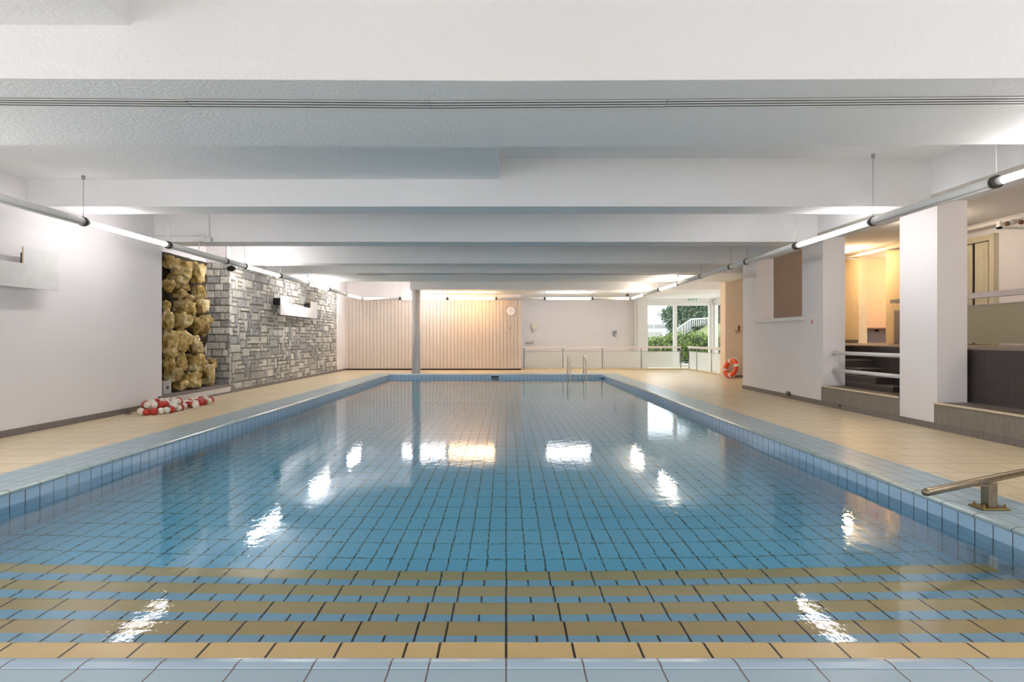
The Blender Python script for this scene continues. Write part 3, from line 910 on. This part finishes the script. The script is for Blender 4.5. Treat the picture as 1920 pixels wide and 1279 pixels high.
# kerb and glass fence
sbox('trim_kerb', .50, 6.28, 18.66, 18.84, 0, .05, M['deck'])
sbox('trim_kerb_side', 6.12, 6.28, 15.35, 18.66, 0, .05, M['deck'])
def fence(points, dirv, label, frost_mat, z0, zm, zt, rail_h, post_r, post_mat, name='glass_fence', cap=.05):
    t = thing(name, label, 'fence', (points[0][0], points[0][1], z0)); ps = []
    P = [Vector((x, y, 0)) for x, y in points]
    for p in P:
        bm = bmesh.new(); atube(bm, [(p.x, p.y, z0), (p.x, p.y, zt - rail_h)], post_r, 8)
        ps.append(link('post', bm, post_mat, None, True))
    for a, b in zip(P, P[1:]):
        d = (b - a).normalized(); s = Vector((-d.y, d.x, 0)) * .005
        for (nm, za, zb, mt) in (('frosted_pane', z0 + .03, zm, frost_mat), ):
            bm = bmesh.new()
            q = [a + d * .03 - s, b - d * .03 - s, b - d * .03 + s, a + d * .03 + s]
            A = [bm.verts.new((v.x, v.y, za)) for v in q]; B = [bm.verts.new((v.x, v.y, zb)) for v in q]
            bm.faces.new(A); bm.faces.new(B)
            for i in range(4): bm.faces.new((A[i], A[(i + 1) % 4], B[(i + 1) % 4], B[i]))
            ps.append(link(nm, bm, mt))
    d = (P[-1] - P[0]).normalized(); s = Vector((-d.y, d.x, 0))
    for (nm, za, zb, hw, mt) in (('handrail', zt - rail_h, zt, cap, M['glassrail']), ('middle_rail', zm, zm + .015, .008, M['greybox'])):
        bm = bmesh.new(); q = [P[0] - s * hw, P[-1] - s * hw, P[-1] + s * hw, P[0] + s * hw]
        A = [bm.verts.new((v.x, v.y, za)) for v in q]; B = [bm.verts.new((v.x, v.y, zb)) for v in q]
        bm.faces.new(A); bm.faces.new(B)
        for i in range(4): bm.faces.new((A[i], A[(i + 1) % 4], B[(i + 1) % 4], B[i]))
        ps.append(link(nm, bm, mt))
    adopt(t, ps)
fence([(.60 + 1.335 * i, 18.75) for i in range(5)], None, 'frosted glass fence with grey posts along the far edge of the deck', M['frost'], .05, .615, .80, .07, .016, M['posts'])
fence([(6.17, 18.55), (6.19, 17.87), (6.19, 16.58), (6.19, 15.38)], None, 'frosted glass fence section turning toward the wall with the red hook', M['frost'], .05, .615, .80, .07, .018, M['posts'])

# ------------------------------------------------------------------ windows
def frame_window(name, plane, a0, a1, z0, z1, splits, f=.09, depth=.08, axis='X'):
    """plane at constant Y (axis X) or constant X (axis Y)"""
    bm = bmesh.new()
    def ab(u0, u1, v0, v1, d0=-depth / 2, d1=depth / 2):
        if axis == 'X': abox(bm, u0, u1, plane + d0, plane + d1, v0, v1)
        else: abox(bm, plane + d0, plane + d1, u0, u1, v0, v1)
    ab(a0, a0 + f, z0, z1); ab(a1 - f, a1, z0, z1); ab(a0 + f, a1 - f, z1 - f, z1); ab(a0 + f, a1 - f, z0, z0 + f)
    for s_ in splits: ab(s_ - f * .75, s_ + f * .75, z0 + f, z1 - f)
    w_ = struct(link(name, bm, M['white']))
    edges = [a0 + f] + sum([[s_ - f * .75, s_ + f * .75] for s_ in splits], []) + [a1 - f]
    for i in range(0, len(edges), 2):
        bm = bmesh.new()
        if axis == 'X': abox(bm, edges[i], edges[i + 1], plane - .003, plane + .003, z0 + f, z1 - f)
        else: abox(bm, plane - .003, plane + .003, edges[i], edges[i + 1], z0 + f, z1 - f)
        g = link('window_pane', bm, M['glass'], w_)
frame_window('window_1', 20.6, 5.10, 7.66, 0, 2.38, [6.32])
frame_window('window_2', 7.80, 15.35, 20.55, 0, 2.38, [16.6, 17.9, 19.2], axis='Y')
sbox('trim_3', 7.66, 7.90, 20.52, 20.75, 0, BZ, M['white'])
sbox('trim_4', 5.10, 7.66, 20.5, 20.75, 2.38, BZ, M['white'])
sbox('trim_5', 7.7, 7.9, 15.35, 20.52, 2.38, BZ, M['white'])
sbox('trim_6', 4.9, 7.7, 20.30, 20.5, 2.47, BZ, M['white'])

# exit sign hanging above the garden door
def exit_sign():
    y = 20.2; Xc = (1298.5 - 949) * y / 1032; Zc = CAMZ + (644.3 - 571.5) * y / 1032
    hw, hh = .155, .062
    t = thing('exit_sign', 'small green and white emergency exit sign above the garden door', 'exit sign', (Xc, y, Zc))
    ps = [box('panel', Xc - hw, Xc + hw, y - .01, y + .02, Zc - hh, Zc + hh, simple('sign_white', (.85, .88, .85), .4)),
          box('bracket', Xc - .012, Xc + .012, y, y + .3, Zc + hh - .02, Zc + hh, M['white'])]
    bm = bmesh.new(); yy0, yy1 = y - .014, y - .0105
    abox(bm, Xc - .15, Xc - .125, yy0, yy1, Zc - .055, Zc + .055)
    abox(bm, Xc - .045, Xc - .03, yy0, yy1, Zc - .055, Zc + .055)
    abox(bm, Xc + .125, Xc + .15, yy0, yy1, Zc - .055, Zc + .055)
    ps.append(link('door_mark', bm, M['green_sign']))
    # arrow
    pts = [(Xc - .115, Zc), (Xc - .085, Zc + .035), (Xc - .085, Zc + .012), (Xc - .055, Zc + .012), (Xc - .055, Zc - .012), (Xc - .085, Zc - .012), (Xc - .085, Zc - .035)]
    ps.append(prism('arrow', pts, 'Y', yy0, yy1, M['green_sign']))
    # running figure
    bm = bmesh.new()
    def limb(a, b, r): atube(bm, [(Xc + a[0], y - .014, Zc + a[1]), (Xc + b[0], y - .014, Zc + b[1])], r, 6)
    limb((.03, .01), (.045, .035), .011); limb((.03, .01), (.005, -.01), .007); limb((.005, -.01), (-.012, -.045), .006)
    limb((.03, .005), (.065, -.015), .007); limb((.065, -.015), (.075, -.05), .006); limb((.045, .03), (.08, .012), .005); limb((.045, .03), (.012, .03), .005)
    bmesh.ops.create_icosphere(bm, subdivisions=1, radius=.012, matrix=Matrix.Translation((Xc + .055, y - .014, Zc + .048)))
    ps.append(link('running_figure', bm, M['green_sign']))
    adopt(t, ps)
exit_sign()

# ------------------------------------------------------------------ pool ladder
def ladder():
    t = thing('pool_ladder', 'pool ladder with two curved cream handrails at the far end of the pool', 'pool ladder', (2.1, 16.5, 0)); ps = []
    for x in (1.86, 2.34):
        pts = [(x, 16.66, 0), (x, 16.66, .36)]
        for i in range(1, 9):
            a = PI * i / 9
            pts.append((x + .02 * i / 9, 16.44 + .22 * math.cos(a), .36 + .19 * math.sin(a)))
        pts += [(x + .02, 16.22, .34), (x + .02, 16.20, -.1), (x + .02, 16.2, -1.1)]
        ps.append(tube('handrail', pts, .021, M['cream_rail'], None, 14))
        bm = bmesh.new(); atube(bm, [(x, 16.66, 0), (x, 16.66, .012)], .045, 20)
        ps.append(link('foot_flange', bm, M['steel'], None, True))
    for z in (-.35, -.62, -.89):
        ps.append(box('rung', 1.88, 2.36, 16.16, 16.24, z, z + .03, M['steel'], None, .005))
    adopt(t, ps)
ladder()

# ------------------------------------------------------------------ near handrail
def near_rail():
    t = thing('handrail', 'bronze-stained metal handrail on a square post at the right pool edge', 'handrail', (3.02, 3.43, 0)); ps = []
    px, py = 3.02, 3.44
    ps.append(tube('rail', [(2.37, 3.118, .185), (2.385, 3.125, .187), (3.02, 3.42, .19), (3.75, 3.76, .19), (3.85, 3.80, .18), (3.90, 3.82, .12), (3.90, 3.82, 0)], [.017, .0225, .0225, .0225, .0225, .0225, .0225], M['bronze'], None, 20))
    ps.append(box('post', px - .028, px + .026, py - .03, py + .032, .012, .17, M['bronze'], None, .003))
    plate = box('base_plate', px - .085, px + .085, py - .055, py + .06, 0.001, .012, M['bronze_plate'], None, .003); bolts = []
    ps.append(box('bracket', px - .13, px + .0, py - .05, py - .038, .148, .156, M['bronze'], None, .001))
    for sx in (-1, 1):
        for sy in (-1, 1):
            bm = bmesh.new(); atube(bm, [(px + sx * .064, py + sy * .036, .012), (px + sx * .064, py + sy * .036, .022)], .009, 6); atube(bm, [(px + sx * .064, py + sy * .036, .022), (px + sx * .064, py + sy * .036, .034)], .005, 8)
            bolts.append(link('bolt', bm, M['bronze_plate']))
    ps.append((plate, bolts))
    adopt(t, ps)
near_rail()

# ------------------------------------------------------------------ right side: stairs, benches, upper level
def block(name, y0, y1, x1, label_):
    a = sbox(name, RW + .0, x1, y0, y1, .075, .30, M['bench'])
    b = sbox(name + '_top', RW - .012, x1, y0 - .0, y1, .30, .315, M['tread'])
    c = box('trim_nosing', RW - .016, RW + .004, y0, y1, .297, .318, M['nosestrip']); struct(c)
sbox('floor_landing', RW, 5.42, 7.02, 8.72, .0, .30, M['bench'])
sbox('floor_landing_top', RW - .012, 5.9, 7.02, 8.72, .30, .315, M['tread'])
sbox('trim_nosing', RW - .016, RW + .004, 7.02, 8.74, .297, .318, M['nosestrip'])
sbox('floor_landing_face', RW - .006, RW + .002, 7.02, 8.76, .075, .30, M['bench'])
sbox('floor_bench', RW - .006, 5.42, 3.0, 6.45, .0, .30, M['bench'])
sbox('floor_bench_top', RW - .012, 5.45, 3.0, 6.45, .30, .315, M['tread'])
sbox('trim_nosing', RW - .016, RW + .004, 3.0, 6.45, .297, .318, M['nosestrip'])

def upper_level():
    # retaining wall and upper floor as one mass with a stair notch
    poly = [(5.42, 3.0), (5.42, 7.2), (5.80, 8.72), (5.86, 9.35), (5.38, 9.35), (5.38, 12.2), (12, 12.2), (12, 3.0)]
    struct(prism('wall_retaining', poly, 'Z', 0, .93, M['dark']))
    poly2 = [(5.41, 3.0), (5.41, 7.2), (5.79, 8.73), (5.85, 9.34), (5.37, 9.34), (5.37, 12.2), (7.4, 12.2), (7.4, 15), (12, 15), (12, 3.0)]
    struct(prism('floor_upper', poly2, 'Z', .93, .95, M['upfloor']))
    yz = [(7.65, .392), (8.0, .495), (8.35, .605), (8.7, .722), (9.0, .835)]
    for k, (y, z) in enumerate(yz):
        y1 = 9.34
        xr = 5.43 + max(0, (y - 7.2)) * .25 + .10
        o = struct(box('floor_stair', 5.375, min(xr + .08, 5.85), y, y1, .315 if k == 0 else yz[k - 1][1], z - .012, M['riser']))
        o = struct(box('floor_stair_tread', 5.375, min(xr + .08, 5.85), y - .012, y1, z - .012, z, M['tread']))
    sbox('ceiling_upper', 5.37, 12, 3.0, 15, 3.08 - .001, 3.1, M['ceiling'])
upper_level()
WX = 8.3
sbox('wall_upper', WX, WX + .2, 3.2, 12.0, .95, CZ, M['wall'])
sbox('wall_upper_left', WX, WX + .2, 12.96, 14.9, .95, CZ, M['yelwall'])
sbox('wall_upper_corner', WX - .02, WX + .24, 11.55, 12.0, .95, CZ, M['yelwall'])
sbox('wall_upper_end', 7.4, WX, 14.5, 14.7, .95, CZ, M['yelwall'])
sbox('wall_recess', WX + .2, 10.8, 14.0, 14.2, .95, CZ, M['orangewall'])
sbox('wall_recess_side', 10.8, 11, 12, 14.2, .95, CZ, M['orangewall'])
sbox('wall_stair', 5.37, 7.3, 12.0, 12.2, .95, CZ, M['taupe'])
sbox('wall_upper_near', 5.37, 12, 3.0, 3.2, .0, CZ, M['wall'])
sbox('baseboard_upper', WX - .02, WX, 12.96, 14.5, .95, 1.03, M['base'])
sh = thing('wall_shelf', 'dark wooden wall shelf at the foot of the peach-lit recess upstairs', 'shelf', (9.3, 13.9, 1.3))
adopt(sh, [box('board', WX + .3, 10.6, 13.6, 13.995, 1.29, 1.325, M['wood']), box('bracket', 9.36, 9.38, 13.85, 13.96, 1.235, 1.29, M['black'])])
sbox('wall_recess_low', WX + .21, 10.79, 13.97, 13.999, .95, 1.29, M['taupe'])
t = thing('cabinet', 'grey cabinet and shelf against the cream wall upstairs, at the pillar edge', 'cabinet', (8.15, 11.4, .95))
adopt(t, [box('cabinet_body', 8.0, WX - .02, 10.7, 11.36, .95, 1.64, M['greybox'], None, .01), box('cabinet_door', 7.985, 8.0, 10.75, 11.32, 1.0, 1.6, M['taupe'], None, .004), box('upper_shelf', 7.95, WX - .02, 10.7, 11.40, 1.79, 1.86, M['greybox'])])

# door in the upper wall
d = struct(box('door_1', WX - .05, WX - .001, 9.27, 10.75, .95, 2.84, M['creamdoor']))
for (a, b) in ((9.40, 9.66), (9.72, 10.6)):
    box('door_leaf', WX - .075, WX - .045, a, b, .96, 2.72, M['creamdoor'], d, .004)
    box('door_panel', WX - .085, WX - .07, a + .07, b - .07, 1.05, 2.62, M['creamdoor'], d, .006)
box('door_gap', WX - .06, WX - .046, 9.66, 9.72, .96, 2.72, M['black'], d)
box('door_header_gap', WX - .06, WX - .046, 9.40, 10.6, 2.72, 2.74, M['black'], d)
box('door_frame', WX - .09, WX - .048, 9.27, 9.36, .95, 2.84, M['creamdoor'], d, .004)
# ceiling rail
t = thing('ceiling_rail', 'white pipe rail running under the upper-level ceiling', 'rail', (8.05, 8, 2.96))
bm = bmesh.new(); atube(bm, [(8.05, 3.3, 2.965), (8.05, 13.5, 2.965)], .035, 12)
ps = [link('rail_pipe', bm, M['white'], None, True)]
for y in (4.0, 6.5, 9.0, 11.6, 13.0):
    ps.append(box('rail_bracket', 8.04, WX, y, y + .05, 2.93, 2.96, M['white']))
adopt(t, ps)
# two adjustable lamps near the ceiling rail
for i, (px_, lab) in enumerate(((1887, 'small spotlight with brown lens under the upstairs ceiling, left of two'), (1913, 'small spotlight with brown lens under the upstairs ceiling, at the picture edge'))):
    X = 7.85; Y = X * 1032 / (px_ - 949); Z = CAMZ + (644.3 - 429 + i * 3) * Y / 1032
    t = thing('spotlight', lab, 'spotlight', (X, Y, Z), 'spotlights under the upstairs ceiling')
    bm = bmesh.new(); atube(bm, [(X + .12, Y, Z + .03), (X, Y - .02, Z)], .045, 14)
    a = link('lamp_head', bm, M['white'], None, True)
    bm = bmesh.new(); atube(bm, [(X, Y - .02, Z), (X - .02, Y - .023, Z - .005)], .036, 14)
    b = link('lens', bm, M['wood'], None, True)
    c_ = box('arm', X + .08, WX, Y - .01, Y + .01, Z + .02, Z + .04, M['white'])
    adopt(t, [a, b, c_])
t = thing('wall_bracket', 'white bracket lamp arm beside the two spotlights upstairs', 'bracket', (7.9, 8.8, 2.75))
adopt(t, [box('arm', 7.8, WX, 8.70, 8.76, 2.80, 2.83, M['white']), box('upright', 7.8, 7.84, 8.70, 8.76, 2.80, 2.92, M['white'])])
# ceiling downlight upstairs
t = thing('downlight', 'small warm glowing ceiling spot seen through the stair opening', 'ceiling lamp', (7.6, 12.3, CZ))
bm = bmesh.new(); atube(bm, [(7.62, 12.3, CZ), (7.62, 12.3, CZ - .07)], .06, 20); a = link('lamp_body', bm, M['white'], None, True)
bm = bmesh.new(); atube(bm, [(7.62, 12.3, CZ - .07), (7.62, 12.3, CZ - .09)], .05, 20); b = link('glowing_lens', bm, M['spot_glow'], None, True)
adopt(t, [a, b])
def point(name, loc, col, e, r=.08):
    l = bpy.data.lights.new(name, 'POINT'); l.color = col; l.energy = e; l.shadow_soft_size = r
    o = bpy.data.objects.new(name, l); C.objects.link(o); o.location = loc; return o
point('downlight_glow', (7.62, 12.3, CZ - .20), (1, .68, .36), 9)
point('recess_lamp', (9.7, 12.9, 2.8), (1, .66, .36), 13)
point('upstairs_fill', (7.0, 9.2, 2.9), (1, .82, .62), 6)  # added fill lights that brighten the upper room, no fixture
point('upstairs_fill', (7.2, 5.5, 2.9), (1, .86, .72), 10)

fence([(6.2, 8.4), (6.2, 6.4), (6.2, 4.4)], None, 'frosted glass balustrade with a taupe rail on the upper level, right of the pillar', M['frost_up'], .97, 1.49, 1.66, .07, .014, M['greybox'], 'balustrade')

# handrails across the stair opening
for z, lab in ((.835, 'upper white pipe handrail across the stair opening'), (.56, 'lower white pipe handrail across the stair opening')):
    t = thing('stair_handrail', lab, 'handrail', (5.18, 7.9, z))
    bm = bmesh.new(); atube(bm, [(5.18, 7.02, z), (5.18, 8.72, z)], .028, 16)
    a = link('pipe', bm, M['white'], None, True)
    bm = bmesh.new(); atube(bm, [(5.18, 8.705, z), (5.18, 8.72, z)], .045, 16)
    adopt(t, [a, link('flange', bm, M['white'], None, True)])

# small things on the right wall
y = 9.03
tag(box('sticker', RW - .004, RW, y - .03, y + .035, 1.30, 1.37, M['pink']), 'small pale pink sticker on the right wall beside the sill', 'sticker')
y = 9.74
t = thing('wall_spout', 'small mossy brass spout sitting on the skirting of the right wall', 'spout', (RW, y, .05))
bm = bmesh.new(); bmesh.ops.create_uvsphere(bm, u_segments=16, v_segments=10, radius=.055)
for v in bm.verts: v.co = Vector((RW - .03 + v.co.x * .6, y + v.co.y, .085 + v.co.z * .75))
a = link('cover', bm, M['brass'], None, True)
bm = bmesh.new(); atube(bm, [(RW - .05, y - .05, .10), (RW - .06, y - .085, .075)], .018, 10)
adopt(t, [a, link('nozzle', bm, M['brass'], None, True)])
tag(box('drain_outlet', RW - .02, RW - .014, 8.22, 8.29, .035, .065, M['black']), 'tiny black outlet in the skirting below the stair landing', 'outlet')

# red hook on the alcove wall
y = 15.0
X0 = (1376 - 949) * y / 1032; X1 = (1385 - 949) * y / 1032; Z0 = CAMZ + (644.3 - 633) * y / 1032; Z1 = CAMZ + (644.3 - 620) * y / 1032
t = thing('wall_hook', 'brownish red J-shaped hook on the peach alcove wall above the lifebuoy', 'hook', (X1, y, Z0))
adopt(t, [tube('hook_arm', [(X1, y - .03, Z1), (X1, y - .03, Z0 + .03), (X1 - .03, y - .06, Z0), (X0 + .03, y - .12, Z0), (X0, y - .14, Z0 + .03), (X0, y - .14, Z0 + .07)], .012, M['redhook'], None, 10),
          box('hook_plate', X1 - .02, X1 + .02, y - .03, y, Z0 + .04, Z1, M['redhook'])])

# lifebuoy leaning against the alcove wall
def lifebuoy():
    R, r = .205, .066
    t = thing('lifebuoy', 'orange lifebuoy with white bands leaning against the alcove wall', 'lifebuoy', (5.98, 14.55, 0)); ps = []
    rot = Matrix.Rotation(math.radians(-72), 4, 'Z') @ Matrix.Rotation(math.radians(-17), 4, 'X')
    base = Matrix.Translation((6.0, 14.69, .266)) @ rot
    def tor(name, a0, a1, rr, mat, n):
        bm = bmesh.new(); full = abs(a1 - a0) > 6.2
        pts = []
        k = n if full else n + 1
        for i in range(k):
            a = a0 + (a1 - a0) * i / n; pts.append(base @ Vector((R * math.cos(a), 0, R * math.sin(a))))
        atube(bm, pts, rr, 16, closed=full)
        return link(name, bm, mat, None, True)
    ring = tor('ring', 0, 2 * PI, r, M['orange'], 48); bands = []
    for q in range(4):
        a = q * PI / 2 + .35
        bands.append(tor('white_band', a - .13, a + .13, r * 1.03, M['whiteband'], 6))
    ps.append((ring, bands))
    for q in range(4):
        a0 = q * PI / 2 + .35 + .1; a1 = a0 + PI / 2 - .2
        pts = []
        for i in range(9):
            f = i / 8; a = a0 + (a1 - a0) * f; rad = R + r + .006 + .018 * math.sin(PI * f)
            pts.append(base @ Vector((rad * math.cos(a), 0, rad * math.sin(a))))
        ps.append(tube('grab_rope', pts, .007, M['whiteband'], None, 8))
    adopt(t, ps)
lifebuoy()

# ------------------------------------------------------------------ garden outside
sbox('ground', -30, 60, 20.8, 90, -.25, -.02, M['terrace'])
def leafy(name, blobs, nleaf, size, mat, label, cat, trunk=None, sparse=1.0):
    bm = bmesh.new()
    tot = sum(b[3] * b[4] * b[5] for b in blobs) ** 1
    for (cx, cy, cz_, rx, ry, rz) in blobs:
        k = int(nleaf * rx * ry * rz / tot)
        for _ in range(k):
            d = Vector((random.gauss(0, 1), random.gauss(0, 1), random.gauss(0, 1))).normalized()
            s = random.uniform(.72, 1.04) * (1 + .16 * noise.noise(d * 3 + Vector((cx, cy, 0))))
            c = Vector((cx + d.x * rx * s, cy + d.y * ry * s, cz_ + d.z * rz * s))
            if c.z < 0: c.z = random.uniform(.0, .1)
            n1 = Vector((random.uniform(-1, 1), random.uniform(-1, 1), random.uniform(-.6, 1))).normalized()
            a = n1.orthogonal().normalized(); b = n1.cross(a); L = size * random.uniform(.6, 1.4); W_ = L * .45
            vs = [bm.verts.new(c - a * L), bm.verts.new(c + b * W_), bm.verts.new(c + a * L), bm.verts.new(c - b * W_)]
            bm.faces.new(vs)
    t = thing(name, label, cat, (blobs[0][0], blobs[0][1], 0))
    me = bpy.data.meshes.new('foliage'); bm.to_mesh(me); bm.free(); me.materials.append(mat)
    fo = bpy.data.objects.new('foliage', me); C.objects.link(fo)
    ps = [fo]
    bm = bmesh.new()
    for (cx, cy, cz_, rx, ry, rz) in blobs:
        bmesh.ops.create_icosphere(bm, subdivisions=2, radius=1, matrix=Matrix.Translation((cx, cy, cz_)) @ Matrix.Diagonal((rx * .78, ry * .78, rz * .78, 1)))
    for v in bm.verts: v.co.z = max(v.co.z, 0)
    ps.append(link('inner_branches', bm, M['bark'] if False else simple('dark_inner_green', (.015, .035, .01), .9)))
    if trunk:
        bm = bmesh.new()
        for seg in trunk: atube(bm, seg[0], seg[1], 8)
        ps.append(link('trunk', bm, M['bark'], None, True))
    adopt(t, ps)
leafy('hedge', [(6.6, 24, .55, .75, .7, .62), (7.4, 24.2, .65, .85, .7, .72), (8.4, 24.3, .62, .9, .7, .72), (9.3, 24.2, .6, .8, .7, .66)], 9000, .055, M['leaf_hedge'],
      'rounded bright green hedge just outside the garden window', 'hedge')
leafy('hedge', [(10.3, 22.6, .45, .6, .6, .5), (10.9, 22.9, .5, .6, .6, .55)], 2500, .055, M['leaf_hedge'], 'low green hedge outside the side window', 'hedge')
leafy('tree', [(10.9, 33, 2.3, 1.4, 1.4, 1.2), (12.3, 33.6, 3.1, 1.9, 1.6, 1.6), (10.3, 32.6, 1.7, .8, 1.0, .8), (14.0, 34, 2.9, 1.8, 1.5, 1.5), (12.6, 33, 1.7, 1.8, 1.3, 1.2), (10.0, 33, 2.55, .85, .8, .45), (11.0, 33, 3.3, 1.0, .9, .7)], 17000, .10, M['leaf_tree'],
      'large dark green tree behind the hedge and the outdoor stair railing', 'tree',
      [([(11.3, 33.5, -.1), (11.2, 33.5, 1.5), (10.5, 33, 2.8)], [.2, .14, .06]), ([(11.2, 33.5, 1.4), (12.2, 33.6, 3.2)], [.12, .05])])
# grassy bank with the outdoor stair railing
bm = bmesh.new(); nx, ny = 24, 10; grid = []
for i in range(nx + 1):
    row = []
    for j in range(ny + 1):
        x = 8.6 + 5.4 * i / nx; y = 26 + 4.2 * j / ny
        top = .75 + 1.15 * max(0, min(1, (x - 9.2) / 2.0))
        z = -.1 + (top + .1) * (j / ny) ** .7 + .05 * noise.noise(Vector((x * 2, y * 2, 0)))
        row.append(bm.verts.new((x, y, z)))
    grid.append(row)
for i in range(nx):
    for j in range(ny): bm.faces.new((grid[i][j], grid[i + 1][j], grid[i + 1][j + 1], grid[i][j + 1]))
struct(link('ground_bank', bm, M['grass'], None, True))
def stair_rail():
    y = 30.0
    def W(px, py): return Vector(((px - 949) * y / 1032, y, CAMZ + (644.3 - py) * y / 1032))
    t = thing('stair_railing', 'white slanted railing with thin bars climbing beside the bank outside', 'railing', W(1296, 630))
    A, B, D = W(1262, 631), W(1296, 608), W(1345, 605)
    ps = [tube('top_rail', [A, B, D], .035, M['white'], None, 8)]
    bm = bmesh.new()
    n = 26
    for i in range(n):
        f = i / (n - 1); p = A.lerp(B, f / .45) if f < .45 else B.lerp(D, (f - .45) / .55)
        h = .62 if f < .45 else .42
        atube(bm, [p, p - Vector((0, 0, h))], .018, 5)
    ps.append(link('bars', bm, M['white'], None, True))
    adopt(t, ps)
stair_rail()
t = thing('low_building', 'pale flat-roofed wall with a grey band beyond the hedge at the left of the window', 'building', (8, 37, 0))
adopt(t, [box('wall', 5, 10.5, 37, 40, -.1, 1.5, M['concrete']), box('roof_slab', 4.6, 10.8, 36.6, 40.4, 1.5, 1.72, M['roofwhite']), box('parapet', 4.6, 10.8, 36.7, 36.9, 1.72, 2.0, M['greybox'])])
t = thing('lamp_post', 'slim grey lamp post standing beyond the hedge', 'lamp post', (8.1, 28.5 + 2, 0))
adopt(t, [tube('pole', [(8.05, 30.0, -.05), (8.05, 30.0, 2.3)], .018, M['greybox'], None, 8), box('lamp_head', 8.0, 8.11, 29.95, 30.05, 2.3, 2.33, M['greybox'])])
t = thing('glass_building', 'pale blue glazed facade seen through the side window', 'building', (17.5, 36, 0))
ps = [box('facade', 15.3, 19, 38, 39, -.1, 4.2, simple('pale_blue_glazing', (.45, .58, .68), .2))]
for i in range(5):
    ps.append(box('floor_band', 15.25, 19.05, 37.95, 38.0, .6 + i * .8, .68 + i * .8, M['roofwhite']))
adopt(t, ps)
